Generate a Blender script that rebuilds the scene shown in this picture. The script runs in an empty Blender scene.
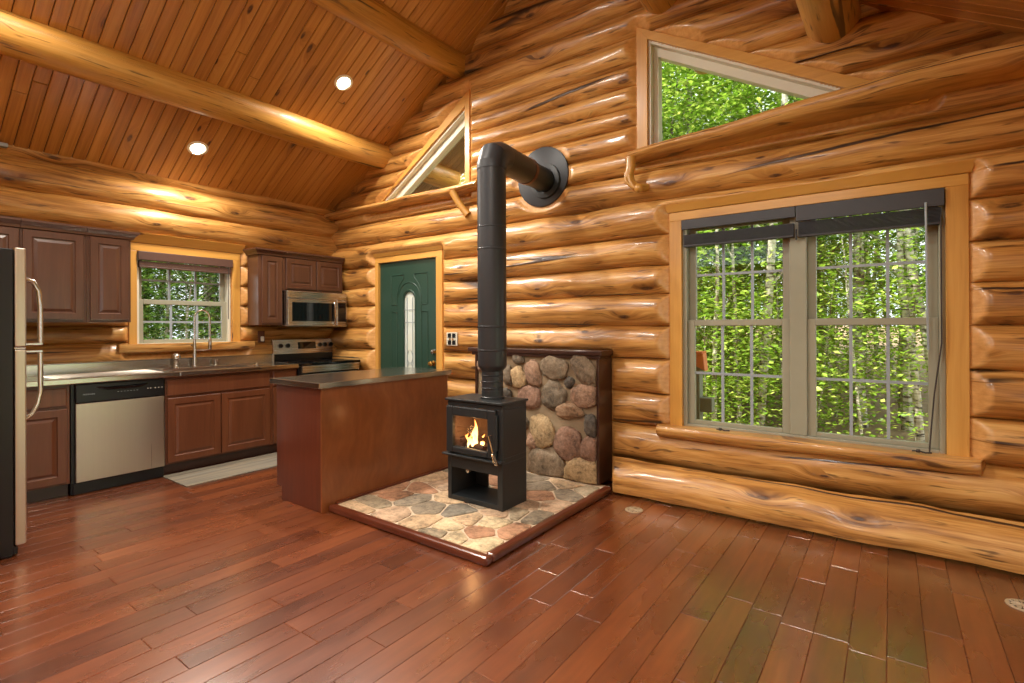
import bpy, bmesh, math, random
from math import sin, cos, pi, radians, sqrt, hypot, exp
from mathutils import Vector, Matrix, noise, geometry
random.seed(7)
S = bpy.context.scene
COL = S.collection
RX = 3.33            # ridge x
RIGHT = 6.66         # right wall
def ceil_z(x): return 2.72 + .58 * (x if x < RX else 2 * RX - x)

# ------------------------------------------------------------------ materials
class N:
    def __init__(s, name):
        s.m = bpy.data.materials.new(name); s.m.use_nodes = True
        s.t = s.m.node_tree; s.t.nodes.clear()
        s.out = s.t.nodes.new('ShaderNodeOutputMaterial')
    def n(s, typ, ins=None, **kw):
        x = s.t.nodes.new(typ)
        for k, v in kw.items(): setattr(x, k, v)
        for k, v in (ins or {}).items():
            if hasattr(v, 'is_linked') or isinstance(v, bpy.types.NodeSocket): s.t.links.new(v, x.inputs[k])
            else: x.inputs[k].default_value = v
        return x
    def math(s, op, a, b=None, c=None, clamp=False):
        ins = {0: a}
        if b is not None: ins[1] = b
        if c is not None: ins[2] = c
        return s.n('ShaderNodeMath', ins, operation=op, use_clamp=clamp).outputs[0]
    def noise(s, vec, scale=1., detail=3., rough=.55, dist=0.):
        return s.n('ShaderNodeTexNoise', {'Vector': vec, 'Scale': scale, 'Detail': detail, 'Roughness': rough, 'Distortion': dist}).outputs['Fac']
    def comb(s, x=0., y=0., z=0.): return s.n('ShaderNodeCombineXYZ', {0: x, 1: y, 2: z}).outputs[0]
    def sep(s, v): 
        q = s.n('ShaderNodeSeparateXYZ', {0: v}); return q.outputs
    def ramp(s, fac, stops):
        r = s.n('ShaderNodeValToRGB', {0: fac}); e = r.color_ramp.elements
        while len(e) < len(stops): e.new(.5)
        for i, (p, c) in enumerate(stops): e[i].position = p; e[i].color = (*c, 1)
        return r.outputs[0]
    def mix(s, fac, a, b, mode='MIX'):
        x = s.n('ShaderNodeMix', data_type='RGBA', blend_type=mode)
        for k, v in ((0, fac), (6, a), (7, b)):
            if isinstance(v, bpy.types.NodeSocket): s.t.links.new(v, x.inputs[k])
            else: x.inputs[k].default_value = v if k == 0 else (*v, 1) if len(v) == 3 else v
        return x.outputs[2]
    def smooth(s, x, a, b, lo=0., hi=1.):
        return s.n('ShaderNodeMapRange', {0: x, 1: a, 2: b, 3: lo, 4: hi}, interpolation_type='SMOOTHSTEP').outputs[0]
    def bump(s, h, strength=.3, dist=.01):
        return s.n('ShaderNodeBump', {'Height': h, 'Strength': strength, 'Distance': dist}).outputs[0]
    def bsdf(s, **kw):
        b = s.n('ShaderNodeBsdfPrincipled')
        for k, v in kw.items():
            k = {'base': 'Base Color', 'rough': 'Roughness', 'metal': 'Metallic', 'normal': 'Normal', 'coat': 'Coat Weight', 'coatr': 'Coat Roughness', 'spec': 'Specular IOR Level', 'emit': 'Emission Color', 'es': 'Emission Strength', 'aniso': 'Anisotropic', 'sheen': 'Sheen Weight'}[k]
            if isinstance(v, bpy.types.NodeSocket): s.t.links.new(v, b.inputs[k])
            else:
                if isinstance(v, tuple) and len(v) == 3: v = (*v, 1)
                b.inputs[k].default_value = v
        s.t.links.new(b.outputs[0], s.out.inputs[0]); return b

def srgb(r, g, b):
    f = lambda c: (c / 255 / 12.92) if c <= 10 else ((c / 255 + .055) / 1.055) ** 2.4
    return (f(r), f(g), f(b))

def plain(name, col, rough=.5, metal=0., bump=0., bscale=60., var=.12, **kw):
    """simple material with a little procedural mottling"""
    k = N(name)
    tc = k.n('ShaderNodeTexCoord').outputs['Object']
    nz = k.noise(tc, bscale * .3, 4.)
    c = k.mix(k.math('MULTIPLY', nz, 1.), tuple(x * (1 - var) for x in col), tuple(min(1, x * (1 + var)) for x in col))
    kw2 = dict(base=c, rough=rough, metal=metal, **kw)
    if bump: kw2['normal'] = k.bump(k.noise(tc, bscale, 3.), bump, .004)
    k.bsdf(**kw2); return k.m

def wood(name, dark, mid, light, src='uv', us=1., vs=1., knots=.5, knotc=(.05, .016, .006), rough=.35, coat=.25, contrast=1., cracks=0., bump=.25, island=0., cut=False, kscale=1.):
    k = N(name)
    if src == 'uv':
        q = k.sep(k.n('ShaderNodeTexCoord').outputs['UV']); u, v, w = q[0], q[1], 0.
    else:
        q = k.sep(k.n('ShaderNodeTexCoord').outputs['Object'])
        i = 'xyz'.index(src); o = [q[j] for j in range(3) if j != i]
        u = q[i]; v = k.math('ADD', o[0], k.math('MULTIPLY', o[1], .83))
    rnd = k.n('ShaderNodeNewGeometry').outputs['Random Per Island']
    wv = k.math('MULTIPLY', rnd, 31.) if island else 0.
    warp = k.noise(k.comb(k.math('MULTIPLY', u, 1.1 * us), k.math('MULTIPLY', v, 3. * vs), wv), 1., 2.)
    v2 = k.math('ADD', v, k.math('MULTIPLY', k.math('SUBTRACT', warp, .5), .10 / vs))
    kv = k.n('ShaderNodeTexVoronoi', {'Vector': k.comb(k.math('MULTIPLY', u, 1.5 * kscale), k.math('MULTIPLY', v, 4.6 * kscale), 0.), 'Scale': 1.}, voronoi_dimensions='2D')
    kd = kv.outputs['Distance']; kr = k.sep(kv.outputs['Color'])
    pick = k.math('GREATER_THAN', kr[0], 1 - knots)
    size = k.math('MULTIPLY_ADD', kr[1], .07, .045)
    ring = k.math('MULTIPLY', k.smooth(kd, .42, .05), pick)
    km = k.math('MULTIPLY', k.math('LESS_THAN', k.math('SUBTRACT', kd, size), -.0), pick)
    km = k.math('MULTIPLY', k.smooth(k.math('DIVIDE', kd, size), 1.15, .55), pick)
    v3 = k.math('ADD', v2, k.math('MULTIPLY', ring, .05))
    n1 = k.noise(k.comb(k.math('MULTIPLY', u, 1.6 * us), k.math('MULTIPLY', v3, 22. * vs), wv), 1., 4., .6)
    n2 = k.noise(k.comb(k.math('MULTIPLY', u, .9 * us), k.math('MULTIPLY', v3, 4.5 * vs), wv), 1., 2.)
    n3 = k.noise(k.comb(k.math('MULTIPLY', u, 5. * us), k.math('MULTIPLY', v3, 120. * vs), wv), 1., 2.)
    f = k.math('ADD', k.math('MULTIPLY', n1, .50), k.math('ADD', k.math('MULTIPLY', n2, .32), k.math('MULTIPLY', n3, .18)))
    f = k.math('MULTIPLY_ADD', k.math('SUBTRACT', f, .5), 2.1 * contrast, .5, clamp=True)
    if island: f = k.math('ADD', f, k.math('MULTIPLY', k.math('SUBTRACT', rnd, .5), island), clamp=True)
    f = k.math('SUBTRACT', f, k.math('MULTIPLY', ring, .22), clamp=True)
    c = k.ramp(f, [(0., dark), (.5, mid), (1., light)])
    kn = k.noise(k.comb(k.math('MULTIPLY', u, 26.), k.math('MULTIPLY', v, 40.), 0.), 1., 3.)
    c = k.mix(k.math('MULTIPLY', km, k.smooth(kn, .2, .65, .45, 1.)), c, knotc)
    h = k.math('ADD', k.math('MULTIPLY', n1, .6), k.math('MULTIPLY', n3, .25))
    h = k.math('SUBTRACT', h, k.math('MULTIPLY', km, .5))
    if cracks:
        wob = k.math('MULTIPLY', k.math('SUBTRACT', k.noise(k.comb(k.math('MULTIPLY', u, 6.), v, 0.), 1., 2.), .5), .012)
        cn = k.noise(k.comb(k.math('MULTIPLY', u, .13), k.math('MULTIPLY', k.math('ADD', v, wob), 4.2), 3.3), 1., 0.)
        gate = k.smooth(k.noise(k.comb(k.math('MULTIPLY', u, .9), k.math('MULTIPLY', v, 2.6), 9.1), 1., 1.), .49, .57)
        cr = k.math('MULTIPLY', k.math('MULTIPLY', k.smooth(k.math('ABSOLUTE', k.math('SUBTRACT', cn, .5)), .016, .006), gate), cracks)
        fk = k.smooth(k.noise(k.comb(k.math('MULTIPLY', u, 3.2), k.math('MULTIPLY', v3, 34.), 5.), 1., 3.), .585, .68, 0., .8)
        c = k.mix(fk, c, tuple(x * .45 for x in dark))
        lump = k.noise(k.comb(k.math('MULTIPLY', u, 4.), k.math('MULTIPLY', v, 11.), 2.), 1., 3.)
        h = k.math('ADD', h, k.math('MULTIPLY', lump, 1.3))
        c = k.mix(cr, c, (.022, .008, .004))
        h = k.math('SUBTRACT', h, k.math('MULTIPLY', cr, 2.))
    if cut:
        ca = k.n('ShaderNodeAttribute', attribute_name='cut').outputs['Fac']
        en = k.noise(k.comb(k.math('MULTIPLY', u, 30.), k.math('MULTIPLY', v, 30.), 0.), 1., 3.)
        ec = k.ramp(en, [(.25, srgb(196, 138, 72)), (.75, srgb(226, 172, 104))])
        c = k.mix(k.math('MULTIPLY', ca, .8), c, ec)
    rr = k.math('MULTIPLY_ADD', n1, .15, rough - .07)
    k.bsdf(base=c, rough=rr, coat=coat, coatr=.16, normal=k.bump(h, bump, .006))
    return k.m

LOG_D, LOG_M, LOG_L = srgb(112, 68, 26), srgb(186, 132, 66), srgb(220, 174, 104)
M = {}
M['log'] = wood('log_wood', LOG_D, LOG_M, LOG_L, us=.8, vs=1., knots=.42, cracks=.95, cut=True, rough=.40, coat=.3, bump=.6, contrast=1.75, kscale=1.15)
M['beam'] = wood('beam_wood', srgb(142, 94, 36), srgb(188, 136, 62), srgb(210, 164, 92), us=.6, vs=.8, knots=.25, cracks=.8, rough=.38, coat=.2, bump=.3, contrast=1.2)
M['ceil'] = wood('pine_board', srgb(138, 84, 32), srgb(182, 124, 56), srgb(206, 152, 78), us=.7, vs=2.2, knots=.36, rough=.34, coat=.3, bump=.12, island=.34, knotc=srgb(72, 36, 20), kscale=1.3)
for a in 'xyz':
    M['trim' + a] = wood('pine_trim_' + a, srgb(170, 114, 46), srgb(202, 148, 70), srgb(218, 170, 92), src=a, us=.7, vs=.9, knots=.25, rough=.36, coat=.3, bump=.1, contrast=.8)
    M['cab' + a] = wood('cabinet_wood_' + a, srgb(60, 34, 22), srgb(80, 48, 32), srgb(102, 66, 44), src=a, us=.9, vs=1.2, knots=0., rough=.38, coat=.35, bump=.06, contrast=.7)
    M['dk' + a] = wood('dark_trim_' + a, srgb(40, 20, 14), srgb(58, 30, 20), srgb(78, 44, 30), src=a, us=.9, vs=1.2, knots=0., rough=.35, coat=.4, bump=.06, contrast=.8)
    M['red' + a] = wood('red_trim_' + a, srgb(70, 32, 18), srgb(94, 44, 26), srgb(118, 62, 38), src=a, us=.9, vs=1.2, knots=0., rough=.32, coat=.4, bump=.05, contrast=.8)
M['ply'] = wood('stained_plywood', srgb(92, 48, 20), srgb(128, 72, 34), srgb(152, 94, 50), src='z', us=1.6, vs=.35, knots=0., rough=.34, coat=.3, bump=.03, contrast=.9)
M['basecab'] = wood('base_cabinet_wood', srgb(78, 42, 24), srgb(102, 58, 34), srgb(126, 78, 48), src='z', us=.9, vs=1.2, knots=0., rough=.38, coat=.3, bump=.05, contrast=.7)

def floor_mat():
    k = N('floor_board'); q = k.sep(k.n('ShaderNodeTexCoord').outputs['UV']); u, v = q[0], q[1]
    rnd = k.n('ShaderNodeNewGeometry').outputs['Random Per Island']
    w = k.math('MULTIPLY', rnd, 57.)
    n1 = k.noise(k.comb(k.math('MULTIPLY', u, 2.2), k.math('MULTIPLY', v, 26.), w), 1., 4., .6)
    n2 = k.noise(k.comb(k.math('MULTIPLY', u, 2.), k.math('MULTIPLY', v, 6.), w), 1., 3., .55, .3)
    f = k.math('ADD', k.math('MULTIPLY', n1, .45), k.math('MULTIPLY', n2, .55))
    f = k.math('MULTIPLY_ADD', k.math('SUBTRACT', f, .5), 1.35, .5, clamp=True)
    f = k.math('ADD', f, k.math('MULTIPLY', k.math('SUBTRACT', rnd, .5), .36), clamp=True)
    c = k.ramp(f, [(0., srgb(56, 26, 11)), (.4, srgb(94, 45, 20)), (.75, srgb(122, 62, 28)), (1., srgb(146, 82, 42))])
    h = k.math('ADD', k.math('MULTIPLY', n1, .4), k.noise(k.comb(k.math('MULTIPLY', u, 9.), k.math('MULTIPLY', v, 14.), w), 1., 2.))
    k.bsdf(base=c, rough=k.math('MULTIPLY_ADD', n2, .12, .22), spec=1., coat=1., coatr=.21, normal=k.bump(h, .08, .004))
    return k.m
M['floor'] = floor_mat()

M['blacksteel'] = plain('black_painted_steel', srgb(30, 34, 36), .45, 0., .05, 300)
M['pipe'] = plain('black_stove_pipe', srgb(42, 43, 46), .42, .2, .03, 200)
M['copper'] = plain('brown_band', srgb(96, 62, 46), .4, .5)
M['black'] = plain('black_plastic', srgb(14, 14, 16), .3)
M['blackglass'] = plain('black_glass', srgb(10, 11, 13), .06, spec=.6)
M['white'] = plain('off_white_plastic', srgb(226, 220, 204), .4)
M['vinyl'] = plain('almond_vinyl', srgb(150, 148, 128), .4, 0, 0, 40, .05)
M['vinyllight'] = plain('pale_vinyl', srgb(214, 210, 192), .4, 0, 0, 40, .05)
M['muntin'] = plain('grey_grille', srgb(150, 158, 164), .4, 0, 0, 40, .05)
M['blind'] = plain('dark_blind', srgb(54, 54, 58), .45, 0, .08, 120)
M['kblind'] = plain('brown_blind', srgb(84, 58, 48), .45, 0, .08, 120)
M['chrome'] = plain('brushed_nickel', srgb(200, 198, 190), .18, 1.)
M['brass'] = plain('brass', srgb(214, 170, 92), .22, 1.)
M['door'] = plain('green_paint', srgb(34, 62, 50), .35, 0., .05, 90)
M['mortar'] = plain('mortar', srgb(152, 132, 104), .9, 0., .7, 110, .2)
M['grout'] = plain('pale_grout', srgb(206, 184, 156), .85, 0., .5, 140, .12)
M['vent'] = plain('aged_metal', srgb(170, 148, 118), .5)
M['rope'] = plain('dark_cord', srgb(52, 44, 40), .7)
M['firebrick'] = plain('firebrick', srgb(128, 104, 90), .9, 0., .4, 60, .25)
M['charlog'] = plain('charred_log', srgb(60, 36, 24), .9, 0., .8, 50, .5)
M['ground'] = plain('leaf_litter', srgb(150, 124, 92), .9, 0., .8, 9, .5)
M['deck'] = plain('weathered_board', srgb(110, 112, 92), .8, 0, .4, 30)
M['redcedar'] = plain('orange_post', srgb(196, 110, 60), .6, 0, .2, 30)
M['dark'] = plain('dark_void', srgb(18, 14, 12), .8)
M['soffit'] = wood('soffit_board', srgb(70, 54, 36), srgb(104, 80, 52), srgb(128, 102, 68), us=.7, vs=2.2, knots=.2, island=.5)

def steel(name, axis, col=srgb(196, 192, 184), rough=.26):
    k = N(name); q = k.sep(k.n('ShaderNodeTexCoord').outputs['Object'])
    s = [150.] * 3; s['xyz'.index(axis)] = 1.2
    v = k.comb(*[k.math('MULTIPLY', q[i], s[i]) for i in range(3)])
    n = k.noise(v, 1., 2.)
    k.bsdf(base=k.mix(n, tuple(c * .92 for c in col), col), metal=1., rough=k.math('MULTIPLY_ADD', n, .1, rough - .05), normal=k.bump(n, .03, .001)); return k.m
M['steely'] = steel('stainless_brushed', 'y')
M['steelz'] = steel('stainless_brushed_upright', 'z', srgb(206, 196, 180), .3)
M['counter'] = steel('stainless_counter', 'y', srgb(190, 184, 172), .2)

def glass():
    k = N('window_glass')
    fr = k.n('ShaderNodeFresnel', {0: 1.45}).outputs[0]
    a = k.n('ShaderNodeBsdfTransparent', {0: (.97, .985, .97, 1)}); b = k.n('ShaderNodeBsdfGlossy', {'Color': (1, 1, 1, 1), 'Roughness': .01})
    x = k.n('ShaderNodeMixShader', {0: k.math('MULTIPLY', fr, .35), 1: a.outputs[0], 2: b.outputs[0]})
    k.t.links.new(x.outputs[0], k.out.inputs[0]); return k.m
M['glass'] = glass()
def frosted():
    k = N('leaded_glass')
    tc = k.n('ShaderNodeTexCoord').outputs['Object']
    nb = k.bump(k.noise(tc, 90., 2.), .3, .004)
    a = k.n('ShaderNodeBsdfTranslucent', {0: (.95, .97, .95, 1), 'Normal': nb}); b = k.n('ShaderNodeBsdfDiffuse', {0: (.85, .87, .84, 1)})
    t = k.n('ShaderNodeBsdfTransparent', {0: (.95, .95, .95, 1)})
    x = k.n('ShaderNodeMixShader', {0: .45, 1: a.outputs[0], 2: b.outputs[0]})
    y = k.n('ShaderNodeMixShader', {0: .25, 1: x.outputs[0], 2: t.outputs[0]})
    k.t.links.new(y.outputs[0], k.out.inputs[0]); return k.m
M['frost'] = frosted()
def emit(name, col, s):
    k = N(name); e = k.n('ShaderNodeEmission', {0: (*col, 1), 1: s}); k.t.links.new(e.outputs[0], k.out.inputs[0]); return k.m
M['lamp'] = emit('lamp_lens', (1, .9, .74), 14.)
def flame():
    k = N('flame'); z = k.sep(k.n('ShaderNodeTexCoord').outputs['Generated'])[2]
    lw = k.n('ShaderNodeLayerWeight', {0: .35}).outputs[1]
    c = k.ramp(z, [(0., (1., .72, .32)), (.35, (1., .55, .16)), (1., (.9, .22, .03))])
    e = k.n('ShaderNodeEmission', {0: c, 1: 5.}); t = k.n('ShaderNodeBsdfTransparent')
    x = k.n('ShaderNodeMixShader', {0: k.smooth(lw, .25, .8), 1: e.outputs[0], 2: t.outputs[0]})
    k.t.links.new(x.outputs[0], k.out.inputs[0]); return k.m
M['flame'] = flame()
def leafm(name, c1, c2, c3):
    k = N(name); r = k.n('ShaderNodeNewGeometry').outputs['Random Per Island']
    c = k.ramp(r, [(0., c1), (.55, c2), (1., c3)])
    a = k.n('ShaderNodeBsdfDiffuse', {0: c}); b = k.n('ShaderNodeBsdfTranslucent', {0: c}); g = k.n('ShaderNodeBsdfGlossy', {0: (.5, .5, .5, 1), 'Roughness': .45})
    x = k.n('ShaderNodeMixShader', {0: .45, 1: a.outputs[0], 2: b.outputs[0]})
    y = k.n('ShaderNodeMixShader', {0: .06, 1: x.outputs[0], 2: g.outputs[0]})
    k.t.links.new(y.outputs[0], k.out.inputs[0]); return k.m
M['leafa'] = leafm('bright_leaf', srgb(104, 142, 40), srgb(154, 188, 64), srgb(206, 218, 110))
M['leafb'] = leafm('green_leaf', srgb(66, 104, 40), srgb(112, 150, 58), srgb(160, 186, 98))
def bark():
    k = N('birch_bark'); q = k.sep(k.n('ShaderNodeTexCoord').outputs['Object'])
    n = k.noise(k.comb(k.math('MULTIPLY', q[0], 6.), k.math('MULTIPLY', q[1], 6.), k.math('MULTIPLY', q[2], 22.)), 1., 3.)
    n2 = k.noise(k.comb(q[0], q[1], q[2]), 1.3, 2.)
    c = k.ramp(n, [(.36, srgb(70, 60, 52)), (.5, srgb(190, 180, 162)), (1., srgb(236, 230, 216))])
    c = k.mix(k.smooth(n2, .5, .62), c, srgb(108, 92, 74)); k.bsdf(base=c, rough=.8); return k.m
M['bark'] = bark()
def rugm():
    k = N('striped_rug'); q = k.sep(k.n('ShaderNodeTexCoord').outputs['Object'])
    s = k.noise(k.comb(k.math('MULTIPLY', q[0], 22.), k.math('MULTIPLY', q[1], .6), 0.), 1., 2., .7)
    c = k.ramp(s, [(.3, srgb(72, 66, 56)), (.45, srgb(108, 102, 90)), (.55, srgb(130, 118, 98)), (.7, srgb(100, 106, 108))])
    k.bsdf(base=c, rough=.95, normal=k.bump(k.noise(k.comb(k.math('MULTIPLY', q[0], 200.), k.math('MULTIPLY', q[1], 200.), 0.), 1., 1.), .4, .003)); return k.m
M['rug'] = rugm()
STONE = [srgb(*c) for c in ((140, 110, 82), (122, 104, 82), (148, 116, 92), (104, 90, 72), (164, 138, 100), (132, 100, 80), (116, 104, 88), (84, 76, 66))]
def stone_mat(name, c, spk=.5, scale=60.):
    k = N(name); tc = k.n('ShaderNodeTexCoord').outputs['Object']
    n = k.noise(tc, scale, 5., .7); n2 = k.noise(tc, scale * .17, 3.)
    f = k.math('ADD', k.math('MULTIPLY', n, .6), k.math('MULTIPLY', n2, .4))
    col = k.ramp(f, [(.32, tuple(x * .25 for x in c)), (.48, c), (.66, tuple(min(1, x * 1.6 + .02) for x in c))])
    k.bsdf(base=col, rough=.8, normal=k.bump(f, spk, .012)); return k.m
STONES = [stone_mat('river_stone_%d' % i, c, 1., 42.) for i, c in enumerate(STONE)]
FLAG = [stone_mat('flag_stone_%d' % i, srgb(*c), .25, 30.) for i, c in enumerate(((184, 156, 122), (156, 140, 114), (136, 122, 102), (162, 120, 90), (174, 146, 118), (192, 170, 134), (120, 112, 98)))]

# ------------------------------------------------------------------ object helpers
def tag(o, label=None, cat=None, group=None, kind=None):
    if label: o['label'] = label
    if cat: o['category'] = cat
    if group: o['group'] = group
    if kind: o['kind'] = kind
    return o
def thing(name, label, cat, loc=(0, 0, 0), group=None, kind=None):
    o = bpy.data.objects.new(name, None); COL.objects.link(o); o.location = loc; o.empty_display_size = .05
    return tag(o, label, cat, group, kind)
def worldloc(o):
    v = Vector((0, 0, 0))
    while o is not None: v += o.location; o = o.parent
    return v
def link(o, parent=None):
    COL.objects.link(o)
    if parent is not None:
        o.parent = parent
        p = worldloc(parent)
        # parts are authored in world coordinates; parents only translate
        q = parent
        if parent.type == 'EMPTY' and parent.parent is None: o.matrix_parent_inverse = Matrix.Translation(-p)
    return o
class MB:
    """collects shapes in world coordinates"""
    def __init__(s): s.v = []; s.f = []; s.uv = []; s.at = []
    def add(s, vs, fs, uv=None, at=None):
        b = len(s.v); s.v += [tuple(p) for p in vs]; s.f += [tuple(i + b for i in q) for q in fs]
        s.uv += list(uv) if uv else [(0., 0.)] * len(vs); s.at += list(at) if at else [0.] * len(vs); return s
    def box(s, x0, x1, y0, y1, z0, z1):
        x0, x1 = sorted((x0, x1)); y0, y1 = sorted((y0, y1)); z0, z1 = sorted((z0, z1))
        vs = [(x, y, z) for x in (x0, x1) for y in (y0, y1) for z in (z0, z1)]
        return s.add(vs, [(0, 1, 3, 2), (4, 6, 7, 5), (0, 4, 5, 1), (2, 3, 7, 6), (0, 2, 6, 4), (1, 5, 7, 3)])
    def prism(s, poly, fn, d0, d1):
        """poly of (a,b); fn(a,b,d)->xyz"""
        n = len(poly); vs = [fn(a, b, d0) for a, b in poly] + [fn(a, b, d1) for a, b in poly]
        fs = [tuple(range(n))[::-1], tuple(range(n, 2 * n))] + [(i, (i + 1) % n, (i + 1) % n + n, i + n) for i in range(n)]
        return s.add(vs, fs)
    def tube(s, pts, r, n=12, cap=True, uvo=0.):
        pts = [Vector(p) for p in pts]; rs = r if isinstance(r, (list, tuple)) else [r] * len(pts)
        t0 = (pts[1] - pts[0]).normalized(); up = Vector((0, 0, 1)) if abs(t0.z) < .9 else Vector((1, 0, 0))
        a = t0.cross(up).normalized(); vs = []; uv = []; L = 0
        for i, p in enumerate(pts):
            t = (pts[min(i + 1, len(pts) - 1)] - pts[max(i - 1, 0)]).normalized()
            a = (a - t * a.dot(t)).normalized(); b = t.cross(a)
            if i: L += (p - pts[i - 1]).length
            for j in range(n):
                q = 2 * pi * j / n; vs.append(p + (a * cos(q) + b * sin(q)) * rs[i]); uv.append((L + uvo, q * rs[i] + uvo))
        fs = [(i * n + j, i * n + (j + 1) % n, (i + 1) * n + (j + 1) % n, (i + 1) * n + j) for i in range(len(pts) - 1) for j in range(n)]
        if cap: fs += [tuple(range(n))[::-1], tuple(range((len(pts) - 1) * n, len(pts) * n))]
        return s.add(vs, fs, uv)
    def lathe(s, prof, c, ax='z', n=24):
        """prof of (r,h) revolved about axis through c"""
        c = Vector(c); vs = []
        for r, h in prof:
            for j in range(n):
                q = 2 * pi * j / n; a, b = r * cos(q), r * sin(q)
                vs.append(c + Vector({'z': (a, b, h), 'x': (h, a, b), 'y': (a, h, b)}[ax]))
        m = len(prof); fs = [(i * n + j, i * n + (j + 1) % n, (i + 1) * n + (j + 1) % n, (i + 1) * n + j) for i in range(m - 1) for j in range(n)]
        fs += [tuple(range(n))[::-1], tuple(range((m - 1) * n, m * n))]
        return s.add(vs, fs)
    def rings(s, a0, a1, b0, b1, fn, rings, back=0.):
        """nested rectangles: list of (inset, depth) -> moulded panel; fn(a,b,d)->xyz"""
        vs = []; R = [(0, back)] + list(rings)
        for i, d in R: vs += [fn(a0 + i, b0 + i, d), fn(a1 - i, b0 + i, d), fn(a1 - i, b1 - i, d), fn(a0 + i, b1 - i, d)]
        fs = [(0, 1, 2, 3)]
        for k in range(len(R) - 1):
            for j in range(4): fs.append((k * 4 + j, k * 4 + (j + 1) % 4, k * 4 + 4 + (j + 1) % 4, k * 4 + 4 + j))
        e = (len(R) - 1) * 4; fs.append((e, e + 1, e + 2, e + 3)); return s.add(vs, fs)
    def build(s, name, mat, parent=None, smooth=False, bevel=0., angle=35, recalc=True):
        me = bpy.data.meshes.new(name); me.from_pydata(s.v, [], s.f)
        if recalc:
            bm = bmesh.new(); bm.from_mesh(me); bmesh.ops.recalc_face_normals(bm, faces=bm.faces); bm.to_mesh(me); bm.free()
        ul = me.uv_layers.new(name='UVMap')
        vi = [0] * len(me.loops); me.loops.foreach_get('vertex_index', vi)
        ul.data.foreach_set('uv', [c for i in vi for c in s.uv[i]])
        if any(s.at):
            at = me.attributes.new('cut', 'FLOAT', 'POINT'); at.data.foreach_set('value', s.at)
        me.materials.append(mat)
        o = bpy.data.objects.new(name, me); link(o, parent)
        if smooth:
            me.polygons.foreach_set('use_smooth', [True] * len(me.polygons))
            if smooth != 'all':
                try: me.set_sharp_from_angle(angle=radians(angle))
                except Exception: pass
        if bevel:
            b = o.modifiers.new('bevel', 'BEVEL'); b.width = bevel; b.segments = 2; b.limit_method = 'ANGLE'; b.angle_limit = radians(40)
        return o
def box(name, mat, parent, x0, x1, y0, y1, z0, z1, bevel=.003):
    return MB().box(x0, x1, y0, y1, z0, z1).build(name, mat, parent, bevel=bevel)
def copy_tree(o, parent=None):
    c = o.copy(); COL.objects.link(c)
    if parent is not None: c.parent = parent
    for ch in o.children: copy_tree(ch, c)
    return c
X_ = lambda x: (lambda a, b, d: (x + d, a, b))        # facing +x : a=y b=z
Y_ = lambda y: (lambda a, b, d: (a, y - d, b))        # facing -y : a=x b=z
def nz(*p): return noise.noise(Vector(p))

# ------------------------------------------------------------------ outlines of the openings (gable wall: x,z)
DOOR_O = [(.842, -.2), (1.938, -.2), (1.938, 2.12), (.842, 2.12)]
DOOR_I = [(.895, -.2), (1.845, -.2), (1.845, 2.055), (.895, 2.055)]
WIN_O = [(4.375, .50), (6.125, .50), (6.125, 2.178), (4.375, 2.178)]
WIN_I = [(4.468, .53), (6.022, .53), (6.022, 2.113), (4.468, 2.113)]
TR_O = [(4.112, 2.60), (5.95, 2.60), (5.95, 2.69), (5.62, 2.862), (4.112, 3.712)]
TR_I = [(4.203, 2.66), (5.70, 2.66), (5.70, 2.735), (4.203, 3.59)]
TL_O = [(.72, 2.60), (2.325, 2.60), (2.325, 3.712), (1.022, 2.816), (.80, 2.665)]
TL_I = [(1.00, 2.66), (2.262, 2.66), (2.262, 3.545), (1.00, 2.785)]
HW_O = [(2.60, -.3), (3.89, -.3), (3.89, 1.10), (2.60, 1.10)]
KW_O = [(-2.193, 1.06), (-1.182, 1.06), (-1.182, 2.115), (-2.193, 2.115)]     # kitchen wall: y,z
KW_I = [(-2.130, 1.10), (-1.262, 1.10), (-1.262, 2.037), (-2.130, 2.037)]
def inside(p, poly):
    r = False; n = len(poly)
    for i in range(n):
        (x0, y0), (x1, y1) = poly[i], poly[(i + 1) % n]
        if (y0 > p[1]) != (y1 > p[1]) and p[0] < (x1 - x0) * (p[1] - y0) / (y1 - y0) + x0: r = not r
    return r
def dist(p, poly):
    if inside(p, poly): return 0.
    best = 9.; n = len(poly)
    for i in range(n):
        ax, ay = poly[i]; bx, by = poly[(i + 1) % n]; dx, dy = bx - ax, by - ay
        t = max(0, min(1, ((p[0] - ax) * dx + (p[1] - ay) * dy) / (dx * dx + dy * dy + 1e-12)))
        best = min(best, hypot(p[0] - ax - t * dx, p[1] - ay - t * dy))
    return best

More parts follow.
